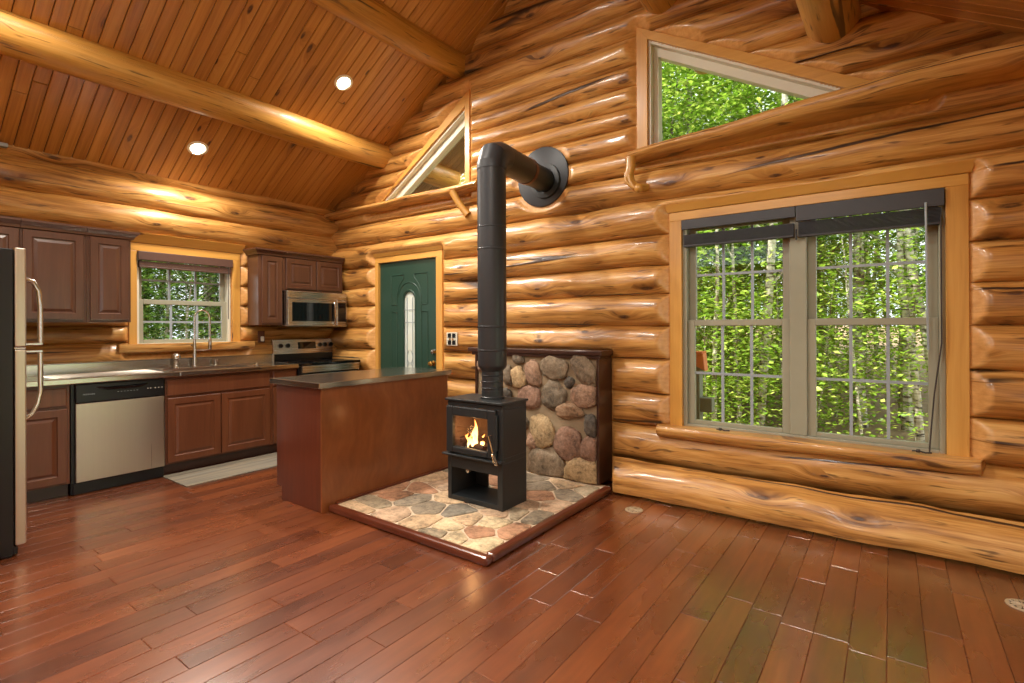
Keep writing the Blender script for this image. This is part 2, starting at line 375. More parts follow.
def log_wall(name, logs, a0, a1, fn, holes, outlines, discs=(), clip=None, step=.022, seed=0, arc=82):
    """rows of half logs; a log is (centre depth, centre height, radius); fn(a, depth, z)->xyz with depth towards the room"""
    m = MB(); NA = 22; ns = int((a1 - a0) / step) + 1
    for li, (dc, zc, R) in enumerate(logs):
        vs, uv, at, keep = [], [], [], []
        sd = seed + li * 11.7
        for i in range(ns):
            a = a0 + (a1 - a0) * i / (ns - 1)
            zz = zc + .014 * nz(a * .5, sd, 3.)
            base = R * (1 + .055 * nz(a * .9, sd, 0.) + .03 * nz(a * 2.6, sd, 5.))
            for j in range(NA):
                q = radians(-arc + 2 * arc * j / (NA - 1))
                r = base * (1 + .045 * nz(a * 2.2, q * 1.3, sd) + .022 * nz(a * 6., q * 3.5, sd) + .008 * nz(a * 15., q * 7, sd))
                bumpv = nz(a * 1.7 + sd, q * 1.1, 7.7)
                if bumpv > .38: r += R * .30 * (bumpv - .38)
                d = dc + r * cos(q); z = zz + r * sin(q); c = 0.
                for (pl, lim0, sl, lmin) in outlines:
                    if li >= lmin and abs(z - sum(p[1] for p in pl) / len(pl)) < 2.2:
                        dd = dist((a, z), pl)
                        if dd < .2:
                            lim = lim0 + sl * dd
                            if d > lim: d = lim; c = 1.
                for (cx, cz, cr, lim0, sl) in discs:
                    dd = max(0, hypot(a - cx, z - cz) - cr)
                    if dd < .15 and d > lim0 + sl * dd: d = lim0 + sl * dd; c = 1.
                vs.append(fn(a, d, z)); uv.append((a + sd * 3.1, q * R + sd * 1.7)); at.append(c); keep.append((a, z))
        fs = []
        for i in range(ns - 1):
            for j in range(NA - 1):
                k = (i * NA + j, i * NA + j + 1, (i + 1) * NA + j + 1, (i + 1) * NA + j)
                a = sum(keep[t][0] for t in k) / 4; z = sum(keep[t][1] for t in k) / 4
                if z < (.02 if li == 0 else -.03) or (clip and clip(a, z)): continue
                if any(inside((a, z), h) for h in holes): continue
                fs.append(k)
        m.add(vs, fs, uv, at)
    o = m.build(name, M['log'], smooth='all', recalc=False)
    bm = bmesh.new(); bm.from_mesh(o.data); loose = [v for v in bm.verts if not v.link_faces]; bmesh.ops.delete(bm, geom=loose, context='VERTS'); bm.to_mesh(o.data); bm.free()
    return o
def slab(name, outer, holes, fn, d0, d1, mat, parent=None):
    """flat wall core with holes"""
    loops = [outer] + holes; pts = [p for l in loops for p in l]
    tris = geometry.tessellate_polygon([[Vector((p[0], p[1], 0)) for p in l] for l in loops])
    n = len(pts); vs = [fn(a, b, d0) for a, b in pts] + [fn(a, b, d1) for a, b in pts]
    fs = [tuple(t) for t in tris] + [tuple(i + n for i in t) for t in tris]
    k = 0
    for l in loops:
        for i in range(len(l)): a, b = k + i, k + (i + 1) % len(l); fs.append((a, b, b + n, a + n))
        k += len(l)
    return MB().add(vs, fs).build(name, mat, parent)

GW = lambda a, d, z: (a, -d, z)
KWF = lambda a, d, z: (d, a, z)
glogs = [(.095, .065, .19), (-.055, .365, .158)]
seams = [.515, .776, 1.045, 1.306, 1.555, 1.783, 2.022, 2.295, 2.54, 2.735, 2.93, 3.085, 3.262, 3.43, 3.66, 3.87, 4.08, 4.31, 4.54, 4.8]
for a, b in zip(seams, seams[1:]):
    h = (b - a) / 2; glogs.append((-.052 + (.13 - h) * .35, (a + b) / 2, h * 1.075))
DISC = (3.225, 2.655)
wall_b = log_wall('wall_back', glogs, -.25, RIGHT + .25, GW, [[(p[0], p[1]) for p in h] for h in (DOOR_I, WIN_I, TR_I, TL_I)],
                  [(HW_O, .02, 2.2, 0), (DOOR_O, .0, 1.05, 0), (WIN_O, .0, 1.05, 2), (TR_O, .0, 1.1, 0), (TL_O, .0, 1.1, 0)], [(DISC[0], DISC[1], .30, .045, 1.)],
                  clip=lambda a, z: z > ceil_z(a) + .1, seed=3)
tag(wall_b, 'golden log gable wall behind the wood stove', None, None, 'structure')
core = slab('wall_back_core', [(-.25, -.25), (RIGHT + .25, -.25), (RIGHT + .25, ceil_z(RIGHT) - .05), (RX, ceil_z(RX) + .05), (-.25, 2.6)],
            [[(p[0], max(p[1], -.1)) for p in DOOR_I], WIN_I, TR_I, TL_I], lambda a, b, d: (a, d, b), .035, .20, M['trimx'], wall_b)
klogs = []
kse = [-.10, .17, .43, .68, .925, 1.165, 1.32, 1.536, 1.756, 1.977, 2.195]
for a, b in zip(kse, kse[1:]): h = (b - a) / 2; klogs.append((-.052 + (.13 - h) * .35, (a + b) / 2, h * 1.075))
klogs += [(-.035, 2.325, .15), (-.03, 2.56, .155), (-.06, 2.82, .15)]
wall_l = log_wall('wall_left', klogs, -6.6, .25, KWF, [KW_I], [(KW_O, .0, 1.05, 0)], seed=91)
tag(wall_l, 'golden log wall behind the kitchen counter', None, None, 'structure')
slab('wall_left_core', [(-6.6, -.25), (.2, -.25), (.2, 2.75), (-6.6, 2.75)], [KW_I], lambda a, b, d: (d, a, b), -.035, -.20, M['trimy'], wall_l)
# the two walls behind the photographer, with big openings to the daylight
fo = [[(1.9, 2.5), (4.7, 2.5), (4.7, 3.7), (3.33, 4.4), (1.9, 3.6)]]  # unseen opening without glass, added so daylight fills the room
wf = slab('wall_front', [(-.2, -.25), (RIGHT + .2, -.25), (RIGHT + .2, 2.65), (RX, 4.66), (-.2, 2.65)], fo, lambda a, b, d: (a, d, b), -6.5, -6.7, M['trimx'])
tag(wf, 'timber end wall with a tall unglazed opening added to let in daylight', None, None, 'structure')
ro = [[(-2.3, .04), (-.75, .04), (-.75, 2.1), (-2.3, 2.1)], [(-5.9, .55), (-4.3, .55), (-4.3, 2.1), (-5.9, 2.1)]]
wr = slab('wall_right', [(-6.7, -.25), (.2, -.25), (.2, 2.75), (-6.7, 2.75)], ro, lambda a, b, d: (d, a, b), RIGHT, RIGHT + .2, M['trimy'])
tag(wr, 'timber side wall right of the big window', None, None, 'structure')

# ------------------------------------------------------------------ floor and ceiling boards
def board_field(name, mat, u0, u1, v0, v1, width, fn, lens, gap=.0035, depth=.004, seed=1):
    """boards running along u, laid side by side across v; fn(u, v, h)->xyz"""
    rnd = random.Random(seed); m = MB(); nb = int((v1 - v0) / width) + 1
    for r in range(nb):
        va, vb = v0 + r * width, v0 + (r + 1) * width; u = u0 - rnd.random() * lens[1] * .9
        while u < u1:
            e = u + rnd.uniform(*lens); a, b = max(u, u0), min(e, u1)
            if b - a > .02:
                P = [(a, va), (b, va), (b, vb), (a, vb)]; g = gap
                Q = [(a + g, va + g), (b - g, va + g), (b - g, vb - g), (a + g, vb - g)]
                vs = [fn(x, y, -depth) for x, y in P] + [fn(x, y, 0) for x, y in Q]
                o1, o2 = rnd.random() * 40, rnd.random() * 40
                m.add(vs, [(4, 5, 6, 7), (0, 1, 5, 4), (1, 2, 6, 5), (2, 3, 7, 6), (3, 0, 4, 7)], [(x + o1, y + o2) for x, y in P + Q])
            u = e
    return m.build(name, mat)
fl = board_field('floor', M['floor'], -6.5, .15, -.1, RIGHT + .1, .127, lambda u, v, h: (v, u, h), (.45, 1.5), gap=.0026, depth=.0035, seed=5)
tag(fl, 'glossy reddish brown hardwood plank floor', None, None, 'structure')
box('subfloor', M['dark'], fl, -.3, RIGHT + .3, -6.7, .3, -.2, -.0035, 0)
L = hypot(1, .58); cx_, sx_ = 1 / L, .58 / L
def cl(u, v, h): return (u * cx_ + h * sx_, v, 2.72 + u * sx_ - h * cx_)
def cr(u, v, h): return (2 * RX - u * cx_ - h * sx_, v, 2.72 + u * sx_ - h * cx_)
c1 = board_field('ceiling', M['ceil'], -.25, RX * L, -6.6, .05, .0905, cl, (7., 8.), gap=.006, depth=.009, seed=11)
c2 = board_field('ceiling', M['ceil'], -.25, RX * L, -6.6, .05, .0905, cr, (7., 8.), gap=.006, depth=.009, seed=12)
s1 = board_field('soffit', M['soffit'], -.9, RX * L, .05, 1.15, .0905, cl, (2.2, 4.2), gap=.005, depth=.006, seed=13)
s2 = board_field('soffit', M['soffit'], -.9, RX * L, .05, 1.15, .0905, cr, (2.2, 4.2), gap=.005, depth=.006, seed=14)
for c, t in ((c1, 'left'), (c2, 'right')): tag(c, 'pine board ceiling sloping up to the ridge, %s side' % t, None, None, 'structure')
for c, t in ((s1, 'left'), (s2, 'right')): c.name = 'trim_soffit'; tag(c, 'board soffit under the roof overhang, %s side' % t, None, None, 'structure')
roof = MB()
for f in (cl, cr):
    a = [f(-1.1, -8.6, -.007), f(RX * L + .05, -8.6, -.007), f(RX * L + .05, 1.2, -.007), f(-1.1, 1.2, -.007)]  # rear overhang lengthened out of view to keep the sun out
    b = [(x, y, z + .25) for x, y, z in a]; roof.add(a + b, [(0, 1, 2, 3), (4, 5, 6, 7), (0, 1, 5, 4), (1, 2, 6, 5), (2, 3, 7, 6), (3, 0, 4, 7)])
tag(roof.build('roof', M['dark']), 'roof slab above the ceiling boards', None, None, 'structure')

# log purlins
def log_beam(x, z, r, y0, y1, label, seed, flat=0.):
    n = 120; pts = [(x + .02 * nz(i * .06, seed, 1.), y0 + (y1 - y0) * i / n, z + .012 * nz(i * .06, seed, 2.)) for i in range(n + 1)]
    m = MB(); m.tube(pts, r, 28, True, seed * 3.3)
    for i in range(n + 1):
        for j in range(28):
            q = i * 28 + j; v = Vector(m.v[q]); c = Vector(pts[i]); d = v - c
            k = 1 + .03 * nz(i * .05, j * .25, seed) + .05 * nz(i * .025, seed, 4.)
            m.v[q] = tuple(c + d * k)
    o = m.build('log_beam', M['beam'], smooth=True, angle=50)
    return tag(o, label, 'log beam', 'log purlins under the ceiling', 'structure')
log_beam(1.0, 3.285, .150, -6.6, 1.13, 'golden log beam nearest the kitchen, running over the two lit lamps', 1.)
log_beam(2.17, 3.985, .145, -6.6, 1.13, 'thick log beam ending above the narrow left gable window', 2.)
log_beam(4.34, 3.875, .150, -6.6, 1.13, 'log beam ending right above the tall edge of the right gable window', 3.)
log_beam(5.46, 3.29, .155, -6.6, 1.13, 'log beam end above the low tip of the right gable window', 4.)

# ------------------------------------------------------------------ windows and door
def win_tri(name, label, inner, outer_boards, glass_poly, frame_in, depth):
    w = thing(name, label, 'window', (inner[0][0], 0, inner[0][1]), None, 'structure')
    for nm, poly, mat in outer_boards: MB().prism(poly, Y_(0), .022, -.012).build(nm, M[mat], w, bevel=.003)
    return w
def poly_frame(inner, offs, fn, d0, d1, mat, name, parent):
    """ring between polygon and the same polygon moved inwards by per edge offsets"""
    n = len(inner); E = []
    for i in range(n):
        a, b = Vector(inner[i]), Vector(inner[(i + 1) % n]); t = (b - a).normalized(); nn = Vector((-t.y, t.x)); E.append((a + nn * offs[i], t))
    Q = []
    for i in range(n):
        p, t = E[i - 1]; q, s = E[i]
        den = t.x * s.y - t.y * s.x; k = ((q.x - p.x) * s.y - (q.y - p.y) * s.x) / den; Q.append(p + t * k)
    vs = [fn(*p, d0) for p in inner] + [fn(*p, d0) for p in Q] + [fn(*p, d1) for p in inner] + [fn(*p, d1) for p in Q]
    fs = []
    for i in range(n):
        j = (i + 1) % n; fs += [(i, j, n + j, n + i), (2 * n + i, 2 * n + j, 3 * n + j, 3 * n + i), (i, j, 2 * n + j, 2 * n + i), (n + i, n + j, 3 * n + j, 3 * n + i)]
    MB().add(vs, fs).build(name, mat, parent, bevel=.002); return [tuple(p) for p in Q]
# right gable window (window_2)
w = thing('window_2', 'triangular gable window with green trees outside, right of the stove pipe', 'window', (4.15, 0, 2.7), None, 'structure')
MB().prism([(4.112, 2.63), (4.203, 2.63), (4.203, 3.64), (4.112, 3.712)], Y_(0), .024, -.035).build('casing', M['trimz'], w, bevel=.003)
MB().prism([(4.112, 3.712), (4.203, 3.59), (5.70, 2.735), (5.87, 2.64), (5.95, 2.64), (5.95, 2.68)], Y_(0), .027, -.035).build('casing', M['trimx'], w, bevel=.003)
q = poly_frame(TR_I, [.02, .02, .02, .02], Y_(0), -.0, -.2, M['vinyllight'], 'jamb', w)
q = poly_frame(q, [.03, .03, .062, .04], Y_(0), -.06, -.14, M['vinyllight'], 'window_frame', w)
MB().prism(q, Y_(0), -.10, -.106).build('glass_pane', M['glass'], w)
w = thing('window_3', 'narrow triangular gable window with dark soffit outside, left of the stove pipe', 'window', (2.2, 0, 2.7), None, 'structure')
MB().prism([(2.262, 2.63), (2.325, 2.63), (2.325, 3.712), (2.262, 3.62)], Y_(0), .024, -.035).build('casing', M['trimz'], w, bevel=.003)
MB().prism([(2.325, 3.712), (2.262, 3.545), (1.00, 2.785), (.85, 2.64), (.75, 2.64), (.80, 2.665), (1.022, 2.816)], Y_(0), .027, -.035).build('casing', M['trimx'], w, bevel=.003)
q = poly_frame(TL_I, [.02, .02, .02, .02], Y_(0), -.0, -.2, M['vinyllight'], 'jamb', w)
q = poly_frame(q, [.03, .03, .075, .03], Y_(0), -.06, -.14, M['vinyllight'], 'window_frame', w)
MB().prism(q, Y_(0), -.10, -.106).build('glass_pane', M['glass'], w)

def frame_rect(a0, a1, b0, b1, wd, fn, d0, d1):
    m = MB(); l, r, bt, tp = wd if isinstance(wd, tuple) else (wd,) * 4
    for p in ([(a0, b0), (a0 + l, b0), (a0 + l, b1), (a0, b1)], [(a1 - r, b0), (a1, b0), (a1, b1), (a1 - r, b1)], [(a0 + l, b0), (a1 - r, b0), (a1 - r, b0 + bt), (a0 + l, b0 + bt)], [(a0 + l, b1 - tp), (a1 - r, b1 - tp), (a1 - r, b1), (a0 + l, b1)]): m.prism(p, fn, d0, d1)
    return m
def sash(parent, a0, a1, b0, b1, fn, d, rail=(.05, .05, .05, .045), grid=(3, 2), mat='vinyl', sub='sash'):
    s = frame_rect(a0, a1, b0, b1, rail, fn, d, d - .034).build(sub, M[mat], parent, bevel=.003)
    l, r, bt, tp = rail; g0, g1, h0, h1 = a0 + l, a1 - r, b0 + bt, b1 - tp
    MB().prism([(g0, h0), (g1, h0), (g1, h1), (g0, h1)], fn, d - .014, d - .018).build('glass_pane', M['glass'], s)
    m = MB()
    for i in range(1, grid[0]):
        a = g0 + (g1 - g0) * i / grid[0]; m.prism([(a - .009, h0), (a + .009, h0), (a + .009, h1), (a - .009, h1)], fn, d - .009, d - .024)
    for i in range(1, grid[1]):
        b = h0 + (h1 - h0) * i / grid[1]; m.prism([(g0, b - .009), (g1, b - .009), (g1, b + .009), (g0, b + .009)], fn, d - .0088, d - .0242)
    m.build('muntin', M['muntin'], s)
    return s
# big double window (window_1)
w = thing('window_1', 'large double hung twin window in pine casing looking into green woods', 'window', (5.25, 0, .55), None, 'structure')
MB().prism([(4.375, .50), (4.468, .50), (4.468, 2.113), (4.375, 2.113)], Y_(0), .024, -.035).build('casing', M['trimz'], w, bevel=.003)
MB().prism([(6.022, .50), (6.125, .50), (6.125, 2.113), (6.022, 2.113)], Y_(0), .024, -.035).build('casing', M['trimz'], w, bevel=.003)
MB().prism([(4.375, 2.113), (6.125, 2.113), (6.125, 2.178), (4.375, 2.178)], Y_(0), .024, -.035).build('casing', M['trimx'], w, bevel=.003)
MB().add([(4.36, -.03, 2.180), (6.14, -.03, 2.180), (6.155, -.065, 2.245), (4.35, -.065, 2.245), (4.36, .03, 2.180), (6.14, .03, 2.180), (6.155, .03, 2.245), (4.35, .03, 2.245)],
         [(0, 1, 2, 3), (4, 5, 6, 7), (0, 1, 5, 4), (1, 2, 6, 5), (2, 3, 7, 6), (3, 0, 4, 7)]).build('head_board', M['trimx'], w, bevel=.004)
frame_rect(4.468, 6.022, .53, 2.113, (.03, .03, .03, .03), Y_(0), -.006, -.17).build('window_frame', M['vinyl'], w, bevel=.003)
MB().prism([(5.198, .56), (5.302, .56), (5.302, 2.083), (5.198, 2.083)], Y_(0), -.015, -.15).build('mullion', M['vinyl'], w, bevel=.006)
for a0, a1 in ((4.498, 5.198), (5.302, 5.992)):
    sash(w, a0, a1, 1.305, 2.083, Y_(0), -.075, (.05, .05, .045, .045))
    sash(w, a0, a1, .56, 1.352, Y_(0), -.035, (.05, .05, .03, .045))
# live edge sill board: a thing? it is fixed to the window opening
def live_edge(name, mat, parent, x0, x1, yb, yf, zt, th, seed, taper=(.04, .05), n=70, zslope=0.):
    """board with a wandering rounded front edge; zt top height"""
    m = MB(); prof = 7; vs = []; uv = []
    for i in range(n + 1):
        t = i / n; x = x0 + (x1 - x0) * t
        f = yf if not callable(yf) else yf(t)
        f = f + .018 * nz(x * 2.2, seed, 0.) + .006 * nz(x * 9, seed, 1.)
        e = min(1, min(t * (x1 - x0) / taper[0] if taper[0] else 1, (1 - t) * (x1 - x0) / taper[1] if taper[1] else 1)); e = sqrt(max(0, 1 - (1 - e) ** 2))
        f = yb + (f - yb) * (.45 + .55 * e); z = (zt(t) if callable(zt) else zt) + .004 * nz(x * 3, seed, 2.); h = th(t) if callable(th) else th
        h *= 1 + .18 * nz(x * 1.7, seed, 3.)
        P = [(yb, z), (f + .012, z), (f, z - .012), (f - .004, z - h * .45), (f + .01, z - h * .8), (f + .04, z - h), (yb, z - h)]
        for k, (y, zz) in enumerate(P): vs.append((x, y, zz)); uv.append((x + seed * 2.1, k * .05 + seed))
    fs = [(i * prof + k, i * prof + (k + 1) % prof, (i + 1) * prof + (k + 1) % prof, (i + 1) * prof + k) for i in range(n) for k in range(prof)]
    fs += [tuple(range(prof)), tuple(range(n * prof, n * prof + prof))[::-1]]
    return m.add(vs, fs, uv).build(name, mat, parent, smooth=True, angle=40)
live_edge('sill', M['log'], w, 4.275, 6.19, .06, -.135, .545, .085, 4.4)

# kitchen window (window_4)
w = thing('window_4', 'kitchen window over the sink in pine casing', 'window', (0, -1.7, 1.1), None, 'structure')
for a0, a1 in ((-2.193, -2.13), (-1.262, -1.182)): MB().prism([(a0, 1.10), (a1, 1.10), (a1, 2.037), (a0, 2.037)], X_(0), .024, -.035).build('casing', M['trimz'], w, bevel=.003)
MB().prism([(-2.193, 2.037), (-1.182, 2.037), (-1.182, 2.112), (-2.193, 2.112)], X_(0), .024, -.035).build('casing', M['trimy'], w, bevel=.003)
MB().add([(.03, -2.21, 2.114), (.03, -1.165, 2.114), (.085, -1.15, 2.205), (.085, -2.225, 2.205), (-.03, -2.21, 2.114), (-.03, -1.165, 2.114), (-.03, -1.15, 2.205), (-.03, -2.225, 2.205)],
         [(0, 1, 2, 3), (4, 5, 6, 7), (0, 1, 5, 4), (1, 2, 6, 5), (2, 3, 7, 6), (3, 0, 4, 7)]).build('head_board', M['trimy'], w, bevel=.004)
frame_rect(-2.130, -1.262, 1.10, 2.037, (.03, .03, .06, .03), X_(0), -.02, -.17).build('window_frame', M['vinyllight'], w, bevel=.003)
sash(w, -2.10, -1.292, 1.545, 2.007, X_(0), -.095, (.045, .045, .04, .04), (3, 2))
sash(w, -2.10, -1.292, 1.16, 1.585, X_(0), -.055, (.045, .045, .035, .045), (3, 2))
kb = MB(); n = 40
for i in range(n + 1):
    y = -2.29 + 1.225 * i / n; f = .10 + .012 * nz(y * 3, 1., 1.)
    P = [(-.02, 1.158), (f, 1.158), (f + .008, 1.12), (f - .01, 1.082), (-.02, 1.078)]
    kb.v += [(x, y, z) for x, z in P]; kb.uv += [(y, k * .05) for k in range(5)]; kb.at += [0.] * 5
kb.f = [(i * 5 + k, i * 5 + (k + 1) % 5, (i + 1) * 5 + (k + 1) % 5, (i + 1) * 5 + k) for i in range(n) for k in range(5)] + [(0, 1, 2, 3, 4), tuple(range(n * 5, n * 5 + 5))]
kb.build('sill', M['log'], w, smooth=True, angle=40)

# green entry door (door_1)
d = thing('door_1', 'dark green entry door with narrow arched leaded glass', 'door', (1.37, 0, 0), None, 'structure')
for a0, a1 in ((.842, .897), (1.845, 1.938)): MB().prism([(a0, 0), (a1, 0), (a1, 2.055), (a0, 2.055)], Y_(0), .024, -.035).build('casing', M['trimz'], d, bevel=.003)
MB().prism([(.842, 2.055), (1.938, 2.055), (1.938, 2.12), (.842, 2.12)], Y_(0), .024, -.035).build('casing', M['trimx'], d, bevel=.003)
MB().add([(.835, -.03, 2.122), (1.945, -.03, 2.122), (1.965, -.07, 2.225), (.82, -.07, 2.225), (.835, .03, 2.122), (1.945, .03, 2.122), (1.965, .03, 2.225), (.82, .03, 2.225)],
         [(0, 1, 2, 3), (4, 5, 6, 7), (0, 1, 5, 4), (1, 2, 6, 5), (2, 3, 7, 6), (3, 0, 4, 7)]).build('head_board', M['trimx'], d, bevel=.004)
GX, GR, GT = 1.392, .088, 1.70
def arch(r, top, bot, n=14, cx=GX): 
    zc = top - r; return [(cx - r, bot)] + [(cx + r * cos(pi - pi * i / n), zc + r * sin(pi * i / n)) for i in range(n + 1)] + [(cx + r, bot)]
ga = arch(GR, GT, .30)
tris_outer = [(.90, .005), (1.84, .005), (1.84, 2.05), (.90, 2.05)]
slab('door_panel', tris_outer, [ga], lambda a, b, q: (a, q, b), .008, .05, M['door'], d)
MB().prism(ga, Y_(0), -.024, -.032).build('glass_pane', M['frost'], d)
came = MB()
for zz in (.42, 1.36, 1.50): came.box(GX - GR, GX + GR, .016, .024, zz - .004, zz + .004)
for xx in (-.045, .045): came.box(GX + xx - .003, GX + xx + .003, .016, .024, .30, 1.64)
for k_ in range(3):
    zc = .95 - k_ * .14
    for sg in (-1, 1):
        came.tube([(GX + sg * (.012 + .032 * sin(t * pi)), .018, zc - .06 + .16 * t) for t in [i / 8 for i in range(9)]], .0035, 5)
came.build('lead_came', M['muntin'], d)
def bead(path, name='moulding', r=.010): return MB().tube([(x, .010, z) for x, z in path], r, 8).build(name, M['door'], d, smooth=True)
bead(arch(GR + .018, GT + .02, .28))
bead([(GX + s * x, z) for s, x, z in [(-1, .19, 1.40)]] + [(GX - .19 + .0, 1.52)] + [(GX + .19 * cos(pi - pi * i / 12), 1.56 + .25 * sin(pi * i / 12) ** .8) for i in range(13)] + [(GX + .19, 1.40)], r=.008)
for sg in (-1, 1):
    s = lambda q: (GX + sg * q[0], q[1])
    bead([s(q) for q in [(.085, 1.90), (.295, 1.90), (.295, 1.56), (.20, 1.56), (.20, 1.66), (.16, 1.78), (.085, 1.86), (.085, 1.90)]], r=.009)
    bead([s(q) for q in [(.20, 1.48), (.295, 1.48), (.295, .35), (.20, .35), (.20, 1.48)]], r=.009)
MB().lathe([(.0, -.062), (.018, -.06), (.028, -.045), (.026, -.03), (.012, -.022), (.012, 0), (.03, .004), (.03, .012)][::-1], (1.775, .0, .915), 'y', 20).build('door_knob', M['brass'], d, smooth=True)
MB().lathe([(.0, -.03), (.022, -.028), (.026, -.01), (.032, .0), (.032, .01)][::-1], (1.79, .0, 1.04), 'y', 20).build('deadbolt', M['chrome'], d, smooth=True)

# window blinds (raised)
def blind(label, a0, a1, fn, zt, zv, zs, zb, mat, dv=.0, gap=0., group=None, tilt=0.):
    p = fn((a0 + a1) / 2, zb, .03); b = thing('window_blind', label, 'blind', p, group)
    MB().prism([(a0, zv), (a1, zv), (a1, zt), (a0, zt)], fn, .045 + dv, .03 + dv).build('valance', M[mat], b, bevel=.003)
    MB().prism([(a0 + .012, zt - .05), (a1 - .012, zt - .05), (a1 - .012, zt - .005), (a0 + .012, zt - .005)], fn, .028 + dv, -.012 + dv).build('head_rail', M[mat], b)
    m = MB(); k = 12
    for i in range(k):
        z = zb + .014 + (zs - zb - .014) * i / k
        m.prism([(a0 + .012, z), (a1 - .012, z), (a1 - .012, z + .0032), (a0 + .012, z + .0032)], fn, .03 + dv, -.018 + dv)
    m.build('slats', M[mat], b)
    MB().prism([(a0 + .012, zb), (a1 - .012, zb), (a1 - .012, zb + .013), (a0 + .012, zb + .013)], fn, .03 + dv, -.018 + dv).build('bottom_rail', M[mat], b, bevel=.003)
    return b
b1 = blind('dark raised blind over the left half of the large window', 4.475, 5.243, Y_(0), 2.108, 2.035, 2.0, 1.905, 'blind', group='dark blinds of the big window')
b2 = blind('dark raised blind with hanging wand over the right half of the large window', 5.247, 6.016, Y_(0), 2.108, 2.005, 2.005, 1.90, 'blind', group='dark blinds of the big window')
MB().tube([(5.93, -.055, 2.03), (5.935, -.055, 1.4), (5.938, -.052, 1.16)], .006, 8).build('wand', M['muntin'], b2, smooth=True)
MB().tube([(6.0, -.04, 1.95), (6.0, -.05, 1.2), (5.965, -.055, .9), (5.945, -.05, .62), (5.942, -.05, .556)], .0045, 6).build('pull_cord', M['rope'], b2, smooth=True)
MB().tube([(5.25, -.05, 1.95), (5.25, -.05, 1.88)], .006, 8).build('cord_tassel', M['black'], b1, smooth=True)
for x, t in ((4.735, 'left half'), (5.86, 'right half near the cord')):
    c = MB(); c.tube([(x, -.07, .556), (x + .03, -.085, .562), (x + .06, -.09, .556), (x + .09, -.075, .556)], .005, 6); c.tube([(x + .02, -.08, .561), (x + .035, -.085, .561)], .010, 8)
    tag(c.build('cord_cleat', M['rope'], None, smooth=True), 'small dark cord cleat lying on the window sill, ' + t, 'cleat')
kb_ = blind('brown raised blind at the top of the kitchen window', -2.125, -1.267, X_(0), 2.035, 1.955, 1.945, 1.885, 'kblind')
MB().tube([(.035, -1.31, 1.95), (.035, -1.312, 1.40)], .004, 6).build('pull_cord', M['rope'], kb_, smooth=True)

# ------------------------------------------------------------------ log shelves under the gable windows
sh = thing('log_shelf', 'live edge log ledge under the left gable window', 'shelf', (1.2, -.1, 2.64))
live_edge('board', M['log'], sh, -.22, 2.575, .03, -.165, 2.722, .068, 8.1, (0, .03))
MB().tube([(2.21, -.145, 2.665), (2.25, -.13, 2.58), (2.32, -.10, 2.47), (2.36, -.085, 2.42)], [.040, .036, .036, .04], 10).build('bracket', M['beam'], sh, smooth=True, angle=60)
sh = thing('log_shelf', 'deep live edge log ledge under the right gable window', 'shelf', (5.3, -.1, 2.6))
live_edge('board', M['log'], sh, 4.06, RIGHT + .02, .03, lambda t: -.17 - .13 * min(1, t * 1.5), lambda t: 2.675 + .085 * min(1, t * 1.3), lambda t: .068 + .04 * min(1, t * 1.3), 9.3, (.02, 0))
br = MB(); br.tube([(4.12, -.165, 2.625), (4.125, -.170, 2.55), (4.11, -.175, 2.48), (4.13, -.18, 2.42), (4.165, -.17, 2.385), (4.20, -.12, 2.385), (4.22, -.05, 2.40)], [.036, .037, .036, .034, .032, .03, .032], 12)
for da in (-.02, .012): br.tube([(4.11 + da, -.19, 2.50), (4.12 + da, -.205, 2.43), (4.17, -.20, 2.37)], [.014, .016, .02], 8)
br.build('bracket', M['beam'], sh, smooth=True, angle=60)
MB().lathe([(0, -.034), (.018, -.030), (.030, -.016), (.034, 0), (.030, .016), (.018, .030), (0, .034)], (4.20, -.20, 2.365), 'z', 16).build('burl', M['trimz'], sh, smooth='all')

# ------------------------------------------------------------------ hearth
HX0, HX1, HY0, HY1, HZ = 2.535, 3.985, -1.785, -.24, .046
h = thing('hearth', 'raised flagstone hearth pad with dark red wood border', 'hearth', ((HX0 + HX1) / 2, (HY0 + HY1) / 2, 0))
box('mortar_bed', M['grout'], h, HX0 + .004, HX1 - .03, HY0 + .03, HY1 + .02, 0.001, HZ - .006, 0)
def border(p0, p1, nm):
    m = MB(); w_ = .058
    if p0[1] == p1[1]: m.box(p0[0], p1[0], p0[1], p0[1] + w_, 0.0005, HZ + .004); mt = M['redx']
    else: m.box(p0[0] - w_, p0[0], p0[1], p1[1], 0.0005, HZ + .004); mt = M['redy']
    return m.build(nm, mt, h, bevel=.014)
border((HX0, HY0), (HX1, HY0), 'border'); border((HX1, HY0 + .058), (HX1, -.245), 'border')
box('border', M['redy'], h, HX0 - .004, HX0 + .02, HY0 + .06, HY1, .001, HZ + .012, .004)
